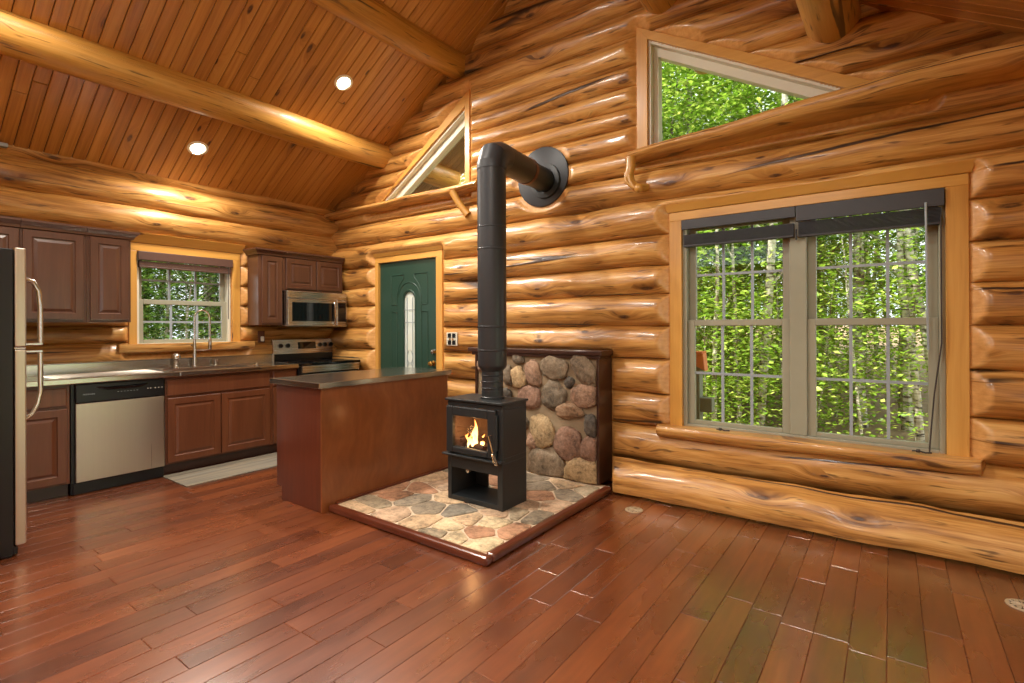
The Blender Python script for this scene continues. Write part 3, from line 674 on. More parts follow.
SEED = FLAGSEEDS = [
    (2.756, -1.665, 0), (2.763, -1.565, 1), (3.024, -1.624, 4), (2.9, -1.353, 2), (2.778, -1.35, 3), (2.775, -1.112, 3),
    (2.824, -0.966, 4), (3.16, -1.399, 2), (3.289, -1.586, 0), (3.341, -1.316, 6), (3.478, -1.554, 5), (3.513, -1.698, 1),
    (3.636, -1.66, 5), (3.66, -1.351, 5), (3.887, -1.391, 3), (3.833, -1.64, 5), (3.7, -1.534, 3), (3.696, -1.116, 1),
    (3.859, -1.092, 2), (3.678, -0.944, 4), (3.645, -0.736, 3), (3.511, -0.532, 2), (3.796, -0.591, 2), (3.873, -0.434, 1),
    (3.821, -0.863, 4), (3.612, -1.175, 4), (3.513, -1.398, 0), (3.069, -0.873, 2), (3.354, -0.87, 3), (3.103, -0.603, 3),
    (3.147, -1.131, 0), (2.63, -0.858, 0), (3.314, -0.437, 2), (2.627, -0.511, 2), (2.82, -0.661, 4), (2.928, -0.346, 3),
    (2.579, -1.241, 3), (3.651, -0.368, 0), (3.408, -1.085, 2),
]
def clip_poly(poly, p, n):
    out = []
    for i in range(len(poly)):
        a, b = poly[i], poly[(i + 1) % len(poly)]
        da = (a[0] - p[0]) * n[0] + (a[1] - p[1]) * n[1]; db = (b[0] - p[0]) * n[0] + (b[1] - p[1]) * n[1]
        if da <= 0: out.append(a)
        if (da < 0) != (db < 0) and da != db: t = da / (da - db); out.append((a[0] + (b[0] - a[0]) * t, a[1] + (b[1] - a[1]) * t))
    return out
def chaikin(p, k=2):
    for _ in range(k):
        q = []
        for i in range(len(p)):
            a, b = p[i], p[(i + 1) % len(p)]; q += [(a[0] * .87 + b[0] * .13, a[1] * .87 + b[1] * .13), (a[0] * .13 + b[0] * .87, a[1] * .13 + b[1] * .87)]
        p = q
    return p
X0, X1, Y0, Y1 = HX0 + .024, HX1 - .060, HY0 + .060, HY1 - .065
for i, (sx, sy, ci) in enumerate(SEED):
    poly = [(X0, Y0), (X1, Y0), (X1, Y1), (X0, Y1)]
    for j, (tx, ty, _) in enumerate(SEED):
        if j == i or not poly: continue
        dx, dy = tx - sx, ty - sy; l = hypot(dx, dy)
        poly = clip_poly(poly, ((sx + tx) / 2 - dx / l * .0075, (sy + ty) / 2 - dy / l * .0075), (dx / l, dy / l))
    if len(poly) < 3: continue
    poly = chaikin(poly, 1); poly = chaikin(poly, 1)
    poly = [(x + .008 * nz(x * 14, y * 14, 3.), y + .008 * nz(x * 14, y * 14, 8.)) for x, y in poly]
    poly = [(min(max(x, X0), X1), min(max(y, Y0), Y1)) for x, y in poly]
    m = MB(); n = len(poly); cxp = sum(p[0] for p in poly) / n; cyp = sum(p[1] for p in poly) / n
    sc = lambda f, z: [(cxp + (x - cxp) * f, cyp + (y - cyp) * f, z) for x, y in poly]
    vs = sc(1, HZ - .01) + sc(.995, HZ - .001) + sc(.95, HZ + .002 + .0015 * nz(i * 1.3, 0, 0))
    fs = [(k * n + j, k * n + (j + 1) % n, (k + 1) * n + (j + 1) % n, (k + 1) * n + j) for k in range(2) for j in range(n)] + [tuple(range(2 * n, 3 * n))]
    m.add(vs, fs).build('flagstone', FLAG[ci], h, smooth=True, angle=50)

bw = thing('hearth_wall', 'river stone heat shield with dark wood frame behind the wood stove', 'hearth wall', (3.27, -.27, .046))
BX0, BX1, BY, BZ0, BZ1 = 2.62, 3.866, -.255, HZ, 1.075
mm = MB(); nx, nzz = 90, 72; vs = []
for i in range(nx + 1):
    for j in range(nzz + 1):
        x = BX0 + (BX1 - BX0) * i / nx; z = BZ0 + (BZ1 - BZ0) * j / nzz
        vs.append((x, BY + .012 + .006 * nz(x * 9, z * 9, 1.) + .004 * nz(x * 25, z * 25, 5.), z))
mm.add(vs, [(i * (nzz + 1) + j, (i + 1) * (nzz + 1) + j, (i + 1) * (nzz + 1) + j + 1, i * (nzz + 1) + j + 1) for i in range(nx) for j in range(nzz)])
mm.box(BX0, BX1, BY + .02, -.02, BZ0, BZ1)
mm.build('mortar', M['mortar'], bw, smooth=True)
WST = [
    (3.09, 1.019, 0.057, 0.037, 0, 3), (3.096, 0.855, 0.075, 0.088, 0.3, 4), (3.252, 0.901, 0.072, 0.107, 0.25, 2), (3.465, 0.959, 0.123, 0.086, 0, 1),
    (3.761, 0.947, 0.142, 0.085, -0.75, 1), (3.464, 0.724, 0.105, 0.11, -0.3, 3), (3.612, 0.846, 0.043, 0.037, 0.78, 7), (3.754, 0.746, 0.113, 0.085, 0, 2),
    (3.202, 0.693, 0.112, 0.087, 0, 5), (3.608, 0.612, 0.118, 0.061, 0, 0), (3.343, 0.412, 0.108, 0.122, 0.15, 4), (3.809, 0.512, 0.054, 0.08, 0.1, 7),
    (3.595, 0.339, 0.119, 0.123, -0.3, 5), (3.797, 0.316, 0.076, 0.095, -0.4, 5), (3.38, 0.126, 0.164, 0.137, 0, 1), (3.711, 0.108, 0.138, 0.126, 0, 4),
    (3.24, 0.309, 0.052, 0.065, 0, 2), (2.688, 0.944, 0.06, 0.055, 0, 2), (2.978, 0.867, 0.056, 0.08, 0.2, 3), (2.841, 0.215, 0.058, 0.062, 0.09, 4),
    (3.022, 0.564, 0.061, 0.061, 0.27, 4), (2.919, 0.386, 0.07, 0.07, -0.42, 4), (2.771, 0.678, 0.063, 0.054, -0.42, 4), (2.884, 0.982, 0.057, 0.055, -0.45, 0),
    (2.738, 0.547, 0.059, 0.058, -0.06, 1), (2.685, 0.284, 0.065, 0.057, 0.46, 2), (3.097, 0.322, 0.065, 0.055, 0.23, 5), (3.017, 0.154, 0.077, 0.068, -0.08, 6),
    (3.128, 0.462, 0.062, 0.053, -0.37, 3), (2.953, 0.692, 0.057, 0.054, -0.02, 7), (2.881, 0.534, 0.059, 0.065, 0.29, 5), (2.82, 0.833, 0.056, 0.052, 0.3, 2),
    (2.722, 0.125, 0.065, 0.062, 0.2, 7), (2.761, 0.404, 0.059, 0.059, -0.02, 1),
]
for i, (x, z, a, b, rot, ci) in enumerate(WST):
    a *= 1.13; b *= 1.13
    bm_ = bmesh.new(); bmesh.ops.create_icosphere(bm_, subdivisions=4, radius=1.); vs = []
    for v in bm_.verts:
        p = v.co; k = 1 + .22 * nz(p.x * 1.1 + i * 7, p.y * 1.1, p.z * 1.1) + .15 * nz(p.x * 3 + i * 7, p.y * 3, p.z * 3) + .07 * nz(p.x * 8 + i, p.y * 8, p.z * 8)
        q = p * k; q.x = math.copysign(abs(q.x) ** .85, q.x); q.z = math.copysign(abs(q.z) ** .85, q.z)
        dx, dz = q.x * a, q.z * b; c, s_ = cos(rot), sin(rot)
        xx = min(max(x + dx * c - dz * s_, BX0 + .004), BX1 - .004); zz = min(max(z + dx * s_ + dz * c, BZ0 + .004), BZ1 - .004)
        dep = min(.04, (a + b) * .28)
        vs.append((xx, BY + .004 - max(-.02, -q.y * dep - .004) if False else BY + q.y * dep, zz))
    fs = [tuple(v.index for v in f.verts) for f in bm_.faces]; bm_.free()
    MB().add(vs, fs).build('stone', STONES[ci], bw, smooth='all')
MB().box(2.52, 3.918, -.285, -.06, 1.072, 1.112).box(2.56, 3.90, -.272, -.06, 1.045, 1.072).build('mantel', M['dkx'], bw, bevel=.006)
box('side_trim', M['dkz'], bw, 3.866, 3.888, -.268, -.03, HZ + .006, 1.045, .005)
box('side_trim', M['dkz'], bw, 2.598, 2.62, -.268, -.03, HZ, 1.045, .005)

# ------------------------------------------------------------------ wood stove
SX0, SX1, SY0, SY1 = 3.118, 3.627, -1.178, -.895
SZ = HZ + .003
st = thing('wood_stove', 'black steel wood stove with a lit fire behind its glass door', 'stove', ((SX0 + SX1) / 2, (SY0 + SY1) / 2, SZ))
ped = MB(); t = .035
ped.box(SX0, SX0 + t, SY0, SY1, SZ, .37); ped.box(SX1 - t - .01, SX1, SY0, SY1, SZ, .37); ped.box(SX0 + t, SX1 - t - .01, SY0 + .002, SY1 - .002, SZ, SZ + .035); ped.box(SX0 + t, SX1 - t - .01, SY0 + .002, SY1 - .002, .285, .37); ped.box(SX0 + t, SX0 + .16, SY1 - .012, SY1 - .002, SZ + .035, .285)
ped.build('pedestal', M['blacksteel'], st, bevel=.003)
body = MB(); tk = .03
body.box(SX0, SX1, SY0 + .02, SY1, .37, .405); body.box(SX0, SX1, SY0 + .02, SY1, .735, .77); body.box(SX0, SX0 + tk, SY0 + .02, SY1, .405, .735); body.box(SX1 - tk, SX1, SY0 + .02, SY1, .405, .735); body.box(SX0 + tk, SX1 - tk, SY1 - tk, SY1, .405, .735)
body.box(SX0, SX1, SY0, SY0 + .02, .735, .765); body.box(SX1 - .075, SX1, SY0 + .001, SY0 + .021, .37, .735); body.box(SX0, SX0 + .05, SY0 + .001, SY0 + .021, .37, .735)
body.build('firebox', M['blacksteel'], st, bevel=.003)
lin = MB(); lin.box(SX0 + tk + .001, SX0 + tk + .012, SY0 + .03, SY1 - tk - .001, .405, .734); lin.box(SX1 - tk - .012, SX1 - tk - .001, SY0 + .03, SY1 - tk - .001, .405, .734); lin.box(SX0 + tk + .012, SX1 - tk - .012, SY1 - tk - .012, SY1 - tk - .001, .405, .734); lin.box(SX0 + tk + .012, SX1 - tk - .012, SY0 + .03, SY1 - tk - .012, .4052, .415)
lin.build('firebrick_lining', M['firebrick'], st)
box('top_plate', M['blacksteel'], st, SX0 - .012, SX1 + .012, SY0 - .018, SY1 + .01, .770, .787, .004)
MB().prism([(SX0 - .018, SY0 - .045), (SX1 + .006, SY0 - .045), (SX1 + .006, SY0 + .02), (SX0 - .018, SY0 + .02)], lambda a, b, d_: (a, b, d_), .378, .392).build('ash_lip', M['blacksteel'], st, bevel=.004)
dr = frame_rect(SX0 + .008, SX1 - .045, .400, .735, (.062, .070, .045, .068), Y_(SY0), .026, -.005).build('door', M['blacksteel'], st, bevel=.008)
MB().prism([(SX0 + .07, .445), (SX1 - .115, .445), (SX1 - .115, .667), (SX0 + .07, .667)], Y_(SY0), .008, .003).build('glass_pane', M['glass'], dr)
MB().tube([(SX1 - .075, SY0 - .03, .565), (SX1 - .08, SY0 - .05, .56), (SX1 - .05, SY0 - .058, .49), (SX1 - .035, SY0 - .06, .455)], .006, 8).build('handle', M['chrome'], dr, smooth=True)
cg = MB()
for i in range(9): cg.lathe([(.008, -.005), (.015, 0), (.008, .005)], (SX1 - .033 + i * .0035, SY0 - .06, .447 - i * .0085), 'z', 12)
cg.build('coil_grip', M['chrome'], dr, smooth=True)
MB().tube([(SX1 - .043, SY0 - .012, .46), (SX1 - .043, SY0 - .012, .70)], .011, 10).build('hinge', M['blacksteel'], st, smooth=True)
MB().lathe([(0, -.028), (.016, -.026), (.018, -.01), (.008, 0), (.008, .03)][::-1], (SX0 + .175, SY0 + .045, .272), 'y', 14).build('air_knob', M['chrome'], st, smooth=True)
fx, fy = (SX0 + SX1) / 2 - .065, (SY0 + SY1) / 2 - .045
fi = thing('firewood', 'charred logs burning with orange flames inside the stove', 'fire', (fx, fy, .416))
for dx, dy, dz, an in ((0, .03, .026, .1), (.02, -.04, .026, -.25), (.0, 0., .065, .6)):
    MB().tube([(fx + dx - .12 * cos(an), fy + dy - .10 * sin(an), .416 + dz), (fx + dx, fy + dy, .416 + dz + .004), (fx + dx + .12 * cos(an), fy + dy + .10 * sin(an), .416 + dz)], [.022, .026, .022], 12).build('log', M['charlog'], fi, smooth=True, angle=60)
rf = random.Random(4)
for i, (dx, hh, wd, dy) in enumerate(((-.07, .08, .020, 0), (-.045, .10, .022, -.03), (-.02, .165, .026, .0), (.005, .20, .03, -.01), (.03, .13, .024, -.035), (.055, .10, .022, .01), (.075, .06, .016, -.02), (-.03, .09, .03, -.05), (.02, .10, .03, -.055))):
    n = 12; pts = []; rs = []
    for k in range(n + 1):
        t_ = k / n; pts.append((fx + dx + .022 * sin(t_ * 5 + i * 1.7) * t_, fy + dy + .01 * sin(t_ * 4 + i), .43 + hh * t_)); rs.append(max(.0008, wd * (1 - t_) ** .8 * (.55 + .9 * min(1, t_ * 3)) * .62))
    MB().tube(pts, rs, 10).build('flame', M['flame'], fi, smooth='all')

# stove pipe
PX, PY = 3.415, -1.02
sp = thing('stove_pipe', 'black stove pipe rising from the stove and turning into the wall', 'pipe', (PX, PY, .787))
MB().lathe([(.088, .788), (.088, .80), (.080, .806), (.080, .845)], (PX, PY, 0), 'z', 32).build('collar', M['blacksteel'], sp, smooth=True)
pr = [(.0775, .84)]
for z in (.86, .905, .95): pr += [(.0775, z), (.081, z + .003), (.081, z + .007), (.0775, z + .01)]
pr += [(.0775, .985), (.103, 1.02), (.105, 1.03)]
PZ = 2.575
for z in (1.13, 1.30, 1.86, 2.02): pr += [(.105, z), (.1075, z + .003), (.1075, z + .010), (.105, z + .013)]
pr += [(.105, PZ - .12)]
MB().lathe(pr, (PX, PY, 0), 'z', 36).build('upright_pipe', M['pipe'], sp, smooth=True, angle=25)
box('damper_handle', M['chrome'], sp, PX - .115, PX - .078, PY - .006, PY + .006, .892, .899, .002)
eb = MB(); ER = .17; pts = [(PX, PY, PZ - .20)]
for a_ in (0, 22, 45, 68, 90): pts.append((PX - .02 * sin(radians(a_)), PY + ER * (1 - cos(radians(a_))), PZ - ER + ER * sin(radians(a_))))
eb.tube([(PX, PY, PZ - .13), (PX, PY, PZ - .105), (PX - .006, PY + .035, PZ - .03), (PX - .02, PY + .12, PZ + .002), (PX - .03, PY + .16, PZ + .004)], [.109, .109, .113, .109, .109], 36)
eb.build('elbow', M['pipe'], sp, smooth=True, angle=18)
hx = lambda y: PX - .004 - (y - PY) * .155
MB().tube([(hx(y), y, PZ + .035 * (y - PY)) for y in (PY + .13, -.70, -.46)], .106, 36).build('level_pipe', M['pipe'], sp, smooth=True)
MB().tube([(hx(y), y, PZ + .035 * (y - PY)) for y in (-.47, -.43)], .111, 36).build('band', M['copper'], sp, smooth=True)
MB().tube([(hx(y), y, PZ + .035 * (y - PY)) for y in (-.44, -.09)], .100, 36).build('wall_stub', M['blacksteel'], sp, smooth=True)
tb = thing('pipe_thimble', 'round black thimble plate where the stove pipe meets the log wall', 'thimble', (DISC[0], -.06, DISC[1]))
MB().lathe([(.0, -.075), (.10, -.075), (.13, -.070), (.255, -.062), (.268, -.058), (.268, -.035)], (DISC[0], 0, DISC[1]), 'y', 56).build('plate', M['pipe'], tb, smooth=True, angle=30)
MB().lathe([(.155, -.064), (.150, -.088), (.112, -.096), (.112, -.07)], (hx(-.1), 0, PZ + .03), 'y', 40).build('storm_collar', M['blacksteel'], tb, smooth=True, angle=30)

# ------------------------------------------------------------------ kitchen
def panel_door(parent, y0, y1, z0, z1, x, mat, name='door', fr=.052):
    return MB().rings(y0, y1, z0, z1, X_(x), [(0, .016), (.003, .019), (fr, .019), (fr + .006, .011), (fr + .014, .010), (fr + .034, .017), (fr + .036, .017)]).build(name, M[mat], parent)
def flat_front(parent, y0, y1, z0, z1, x, mat, name='drawer'):
    return MB().rings(y0, y1, z0, z1, X_(x), [(0, .014), (.008, .019)]).build(name, M[mat], parent)
def upper(label, y0, y1, z0, z1, doors, group=None, crown=True, crl=0., crr=0., dx=.315):
    c = thing('upper_cabinet', label, 'cabinet', (.0, (y0 + y1) / 2, z0), group)
    m = MB(); m.box(.085, dx, y0, y1, z0, z1); m.build('carcass', M['cabz'], c, bevel=.002)
    for a, b in doors: panel_door(c, a, b, z0 + .02, z1 - .035, dx, 'cabz')
    if crown:
        prof = [(.0, -.03), (.018, -.026), (.024, -.006), (.052, .024), (.052, .04), (.0, .04)]
        f = MB(); n = len(prof)
        vs = [(dx + p, y0 - crl * p, z1 + q) for p, q in prof] + [(dx + p, y1 + crr * p, z1 + q) for p, q in prof]
        f.add(vs, [tuple(range(n)), tuple(range(n, 2 * n))[::-1]] + [(i, (i + 1) % n, (i + 1) % n + n, i + n) for i in range(n)])
        if crl: 
            vs = [(dx + p, y0 - p, z1 + q) for p, q in prof] + [(.09, y0 - p, z1 + q) for p, q in prof]
            f.add(vs, [tuple(range(n)), tuple(range(n, 2 * n))[::-1]] + [(i, (i + 1) % n, (i + 1) % n + n, i + n) for i in range(n)])
        if crr:
            vs = [(dx + p, y1 + p, z1 + q) for p, q in prof] + [(.09, y1 + p, z1 + q) for p, q in prof]
            f.add(vs, [tuple(range(n)), tuple(range(n, 2 * n))[::-1]] + [(i, (i + 1) % n, (i + 1) % n + n, i + n) for i in range(n)])
        f.build('crown', M['caby'], c)
    return c
upper('brown upper cabinet above the fridge, at the left edge of the photo', -3.75, -2.985, 1.36, 2.115, [(-3.73, -3.37), (-3.36, -2.995)])
upper('brown upper cabinet with one wide raised panel door, second from the sink window', -2.983, -2.582, 1.36, 2.115, [(-2.972, -2.60)])
upper('brown upper cabinet with a narrow raised panel door beside the sink window', -2.580, -2.268, 1.36, 2.115, [(-2.556, -2.29)], crr=1.)
upper('tall narrow brown upper cabinet right of the sink window', -1.135, -.866, 1.335, 2.115, [(-1.10, -.88)], crl=1.)
upper('short brown two door upper cabinet above the microwave', -.864, -.10, 1.722, 2.115, [(-.83, -.468), (-.455, -.112)])

# microwave
MY0, MY1 = -.857, -.097
mw = thing('microwave', 'stainless over the range microwave with black window and bar handle', 'microwave', (.2, (MY0 + MY1) / 2, 1.315))
box('body', M['steely'], mw, .04, .385, MY0, MY1, 1.318, 1.718, .004)
box('vent_panel', M['steely'], mw, .386, .402, MY0 + .002, MY1 - .002, 1.632, 1.714, .006)
dd = box('door', M['steely'], mw, .386, .408, MY0 + .002, -.245, 1.322, 1.628, .006)
box('window', M['blackglass'], dd, .402, .412, MY0 + .05, -.275, 1.378, 1.590, .002)
MB().tube([(.412, -.285, 1.60), (.435, -.282, 1.575), (.44, -.282, 1.47), (.435, -.282, 1.37), (.412, -.285, 1.345)], .011, 10).build('handle', M['chrome'], dd, smooth=True)
kp = box('control_panel', M['steely'], mw, .386, .407, -.242, MY1 - .002, 1.322, 1.628, .006)
box('keypad', M['blackglass'], kp, .402, .410, -.225, MY1 - .02, 1.375, 1.600, .002)

# range
rg = thing('range', 'stainless electric range with black glass cooktop beside the log wall', 'range', (.33, (MY0 + MY1) / 2, 0))
box('body', M['black'], rg, .09, .62, MY0, MY1, .004, .895, .004)
box('cooktop', M['blackglass'], rg, .04, .665, MY0, MY1, .895, .924, .006)
od = box('oven_door', M['steely'], rg, .622, .655, MY0 + .004, MY1 - .004, .22, .80, .006)
box('window', M['blackglass'], od, .655, .658, MY0 + .14, MY1 - .14, .36, .62, .002)
MB().tube([(.655, MY0 + .04, .77), (.695, MY0 + .045, .775), (.70, MY0 + .10, .775), (.70, MY1 - .10, .775), (.695, MY1 - .045, .775), (.655, MY1 - .04, .77)], .012, 10).build('handle', M['chrome'], od, smooth=True)
box('front_rail', M['steely'], rg, .622, .664, MY0 + .012, MY1 - .012, .815, .893, .006)
box('drawer', M['steely'], rg, .622, .65, MY0 + .004, MY1 - .004, .06, .21, .006)
bg = box('backguard', M['black'], rg, .03, .10, MY0, MY1, .924, 1.02, .004)
cp = MB().add([(.04, MY0, 1.0), (.115, MY0, 1.0), (.085, MY0, 1.168), (.04, MY0, 1.168), (.04, MY1, 1.0), (.115, MY1, 1.0), (.085, MY1, 1.168), (.04, MY1, 1.168)], [(0, 1, 2, 3), (4, 5, 6, 7), (0, 1, 5, 4), (1, 2, 6, 5), (2, 3, 7, 6), (3, 0, 4, 7)]).build('control_panel', M['steely'], rg, bevel=.004)
for yy in (-.768, -.682, -.268, -.200, -.118):
    MB().lathe([(.026, -.002), (.026, .012), (.020, .022), (0, .024)], (.097, yy, 1.098), 'x', 20).build('knob', M['black'], cp, smooth=True)
MB().add([(.1075, -.555, 1.055), (.1075, -.325, 1.055), (.0935, -.325, 1.135), (.0935, -.555, 1.135), (.095, -.555, 1.055), (.095, -.325, 1.055), (.085, -.325, 1.135), (.085, -.555, 1.135)], [(0, 1, 2, 3), (4, 5, 6, 7), (0, 1, 5, 4), (1, 2, 6, 5), (2, 3, 7, 6), (3, 0, 4, 7)]).build('display', M['blackglass'], cp)
for i, yy in enumerate((-.53, -.50, -.47, -.41, -.38, -.35)): box('button', M['white'], cp, .099, .1025, yy - .006, yy + .006, 1.076, 1.082, 0)
for bx, by, br_ in ((.22, -.68, .075), (.22, -.28, .09), (.48, -.68, .10), (.48, -.28, .075)):
    MB().lathe([(br_ - .002, .9242), (br_ - .002, .9247), (br_ + .002, .9247), (br_ + .002, .9242)], (bx, by, 0), 'z', 40).build('burner_ring', M['pipe'], rg)

# base cabinets
def base(label, y0, y1, drawers, doors, group=None):
    c = thing('base_cabinet', label, 'cabinet', (.3, (y0 + y1) / 2, 0), group)
    box('carcass', M['basecab'], c, .10, .59, y0, y1, .10, .872, .002)
    box('toe_kick', M['dky'], c, .10, .535, y0, y1, .001, .10, 0)
    for a, b in drawers: flat_front(c, a, b, .705, .85, .59, 'basecab')
    for a, b in doors: panel_door(c, a, b, .115, .685, .59, 'basecab', fr=.055)
    return c
base('brown base cabinet with one drawer and door beside the fridge', -3.16, -2.752, [(-3.14, -2.772)], [(-3.14, -2.772)])
base('brown sink base cabinet with two doors under the steel sink', -2.103, -1.150, [(-2.09, -1.165)], [(-2.09, -1.648), (-1.636, -1.165)])
base('slim brown base cabinet squeezed between sink base and range', -1.148, -.862, [(-1.13, -.88)], [(-1.13, -.88)])
# dishwasher
dw = thing('dishwasher', 'stainless dishwasher with black control strip under the counter', 'dishwasher', (.3, -2.42, 0))
box('tub', M['black'], dw, .10, .585, -2.745, -2.112, .004, .872, .003)
box('kick_plate', M['black'], dw, .585, .60, -2.735, -2.12, .004, .095, .004)
box('front_panel', M['steelz'], dw, .588, .617, -2.722, -2.116, .098, .715, .006)
cs = box('control_strip', M['black'], dw, .588, .620, -2.722, -2.116, .720, .866, .006)
MB().tube([(.612, -2.60, .835), (.622, -2.52, .822), (.622, -2.40, .82), (.622, -2.30, .825), (.612, -2.24, .838)], [.008, .014, .016, .014, .008], 10).build('grip', M['blackglass'], cs, smooth=True)
for yy in (-2.245, -2.225, -2.19, -2.165, -2.14): box('button', M['white'], cs, .6195, .6212, yy, yy + .007, .790, .797, 0)
for i in range(7): box('button', M['muntin'], cs, .6195, .6212, -2.455 + i * .022, -2.444 + i * .022, .785, .789, 0)
def text(s, size, loc, rot, mat, parent):
    cu = bpy.data.curves.new('lettering', 'FONT'); cu.body = s; cu.size = size; cu.extrude = .0004; cu.align_x = 'CENTER'; cu.materials.append(mat)
    o = bpy.data.objects.new('lettering', cu); COL.objects.link(o); o.parent = parent; o.rotation_euler = rot
    pass
    bpy.context.view_layer.update(); me = bpy.data.meshes.new_from_object(o); bpy.data.objects.remove(o); me.materials.clear(); me.materials.append(mat)
    w = bpy.data.objects.new('lettering', me); COL.objects.link(w); w.parent = parent; w.rotation_euler = rot; w.location = loc; return w
text('FRIGIDAIRE', .015, (.6208, -2.64, .780), (pi / 2, 0, pi / 2), M['muntin'], cs)

# steel counter with integral sink, drainboard and backsplash
ct = thing('steel_countertop', 'long stainless steel countertop with built in sink and backsplash', 'countertop', (.32, -2.3, .874))
CY0, CY1 = -3.9, -.862
KY0, KY1, KX0, KX1 = -2.00, -1.28, .14, .54
top = MB()
top.box(.09, .637, CY0, KY0, .874, .918); top.box(.09, .637, KY1, CY1, .874, .918); top.box(.09, KX0, KY0, KY1, .874, .918); top.box(KX1, .637, KY0, KY1, .874, .918)
top.build('top', M['counter'], ct, bevel=.006)
sk = MB(); t = .004
sk.box(KX0, KX0 + t, KY0, KY1, .70, .914); sk.box(KX1 - t, KX1, KY0, KY1, .70, .914); sk.box(KX0, KX1, KY0, KY0 + t, .70, .914); sk.box(KX0, KX1, KY1 - t, KY1, .70, .914); sk.box(KX0, KX1, KY0, KY1, .70, .705)
sk.build('sink_basin', M['counter'], ct)
rd = MB()
for i in range(9): rd.tube([(.16 + i * .045, -2.85, .9185), (.16 + i * .045, -2.10, .9185)], .004, 6)
rd.build('drain_ridges', M['counter'], ct, smooth=True)
MB().box(.10, .118, CY0, CY1, .918, 1.012).box(.09, .118, CY0, CY1, 1.0, 1.014).build('backsplash', M['counter'], ct, bevel=.004)
box('end_splash', M['counter'], ct, .118, .135, CY1 - .012, CY1, .918, 1.012, .003)
fc = thing('faucet', 'tall gooseneck pull down kitchen faucet in brushed nickel behind the sink', 'faucet', (.16, -1.69, .918))
FX, FY = .165, -1.695
MB().lathe([(.028, .918), (.028, .924), (.019, .93), (.017, .96), (.0165, 1.12), (.014, 1.14), (.013, 1.20)], (FX, FY, 0), 'z', 20).build('base', M['chrome'], fc, smooth=True)
arc_ = [(FX, FY, 1.18), (FX, FY, 1.36)] + [(FX + .02 * (1 - cos(a_)), FY + .062 * (1 - cos(a_)), 1.40 + .085 * sin(a_)) for a_ in [pi * i / 12 for i in range(13)]] + [(FX + .04, FY + .125, 1.36), (FX + .04, FY + .125, 1.20)]
MB().tube(arc_, .0095, 12).build('gooseneck', M['chrome'], fc, smooth=True)
MB().lathe([(.011, 1.21), (.016, 1.19), (.018, 1.10), (.013, 1.085), (0, 1.085)], (FX + .04, FY + .125, 0), 'z', 16).build('spray_head', M['chrome'], fc, smooth=True)
MB().tube([(FX, FY + .01, 1.085), (FX + .01, FY + .06, 1.085), (FX + .03, FY + .12, 1.088)], [.009, .008, .006], 10).build('docking_arm', M['chrome'], fc, smooth=True)
MB().tube([(FX, FY, 1.12), (FX - .005, FY - .03, 1.14)], .008, 10).build('lever', M['chrome'], fc, smooth=True)
so = thing('soap_pump', 'small nickel soap pump right of the faucet', 'soap pump', (.17, -1.50, .918))
MB().lathe([(.02, .918), (.02, .924), (.011, .93), (.010, .965), (.014, .97), (.014, .982), (0, .984)], (.17, -1.50, 0), 'z', 16).build('base', M['chrome'], so, smooth=True)
MB().tube([(.17, -1.50, .975), (.20, -1.50, .985), (.215, -1.50, .975)], .006, 8).build('spout', M['chrome'], so, smooth=True)
tag(MB().lathe([(.0, .9185), (.045, .9185), (.046, .926), (.03, .932), (.012, .934), (.010, .948), (0, .95)], (.50, -1.245, 0), 'z', 20).build('sink_stopper', M['chrome'], None, smooth=True), 'round metal sink stopper on the counter right of the sink', 'sink stopper')
gl = thing('soap_dispenser', 'domed steel soap dispenser standing left of the faucet', 'soap dispenser', (.17, -1.86, .918))
MB().lathe([(.022, .9185), (.024, .925), (.018, .935), (.018, 1.0), (.020, 1.01)], (.17, -1.86, 0), 'z', 20).build('bottle', M['steely'], gl, smooth=True)
MB().lathe([(.02, 1.008), (.042, 1.012), (.042, 1.03), (.033, 1.05), (.018, 1.062), (0, 1.065)], (.17, -1.86, 0), 'z', 20).build('dome_cap', M['chrome'], gl, smooth=True)

# fridge
FRX0, FRX1 = .93, 1.70
fr = thing('fridge', 'black sided stainless top freezer fridge at the left edge of the photo', 'fridge', (1.3, -3.6, 0))
box('cabinet', M['black'], fr, FRX0, FRX1, -3.93, -3.252, .012, 1.765, .006)
for z0, z1, nm in ((1.200, 1.775, 'freezer_door'), (.062, 1.187, 'fridge_door')):
    p = box(nm, M['steelz'], fr, FRX0 + .002, FRX1 - .002, -3.248, -3.197, z0, z1, .008)
    hxx = FRX1 - .05
    if nm == 'freezer_door': P = [(hxx, -3.197, 1.60), (hxx, -3.16, 1.585), (hxx, -3.135, 1.53), (hxx, -3.128, 1.44), (hxx, -3.128, 1.215)]
    else: P = [(hxx, -3.128, 1.172), (hxx, -3.128, .93), (hxx, -3.14, .86), (hxx, -3.165, .80), (hxx, -3.197, .775)]
    hd = MB().tube(P, .013, 12).build('handle', M['chrome'], p, smooth=True)
    z = 1.215 if nm == 'freezer_door' else 1.172
    MB().box(hxx - .015, hxx + .015, -3.197, -3.118, z - .008, z + .008).build('handle_mount', M['chrome'], hd, bevel=.004)
box('hinge', M['chrome'], fr, FRX1 - .06, FRX1 - .005, -3.25, -3.20, 1.188, 1.199, .002)
box('kick_grille', M['black'], fr, FRX0 + .01, FRX1 - .01, -3.26, -3.235, .013, .055, .003)
box('foot', M['black'], fr, FRX1 - .06, FRX1 - .02, -3.30, -3.26, .0005, .014, 0)
box('foot', M['black'], fr, FRX0 + .02, FRX0 + .06, -3.30, -3.26, .0005, .014, 0)
ptn = MB().box(-.1, 1.75, -4.12, -3.95, .0, 2.6).build('wall_partition', M['trimx'], None); tag(ptn, 'short timber partition behind the fridge', None, None, 'structure')

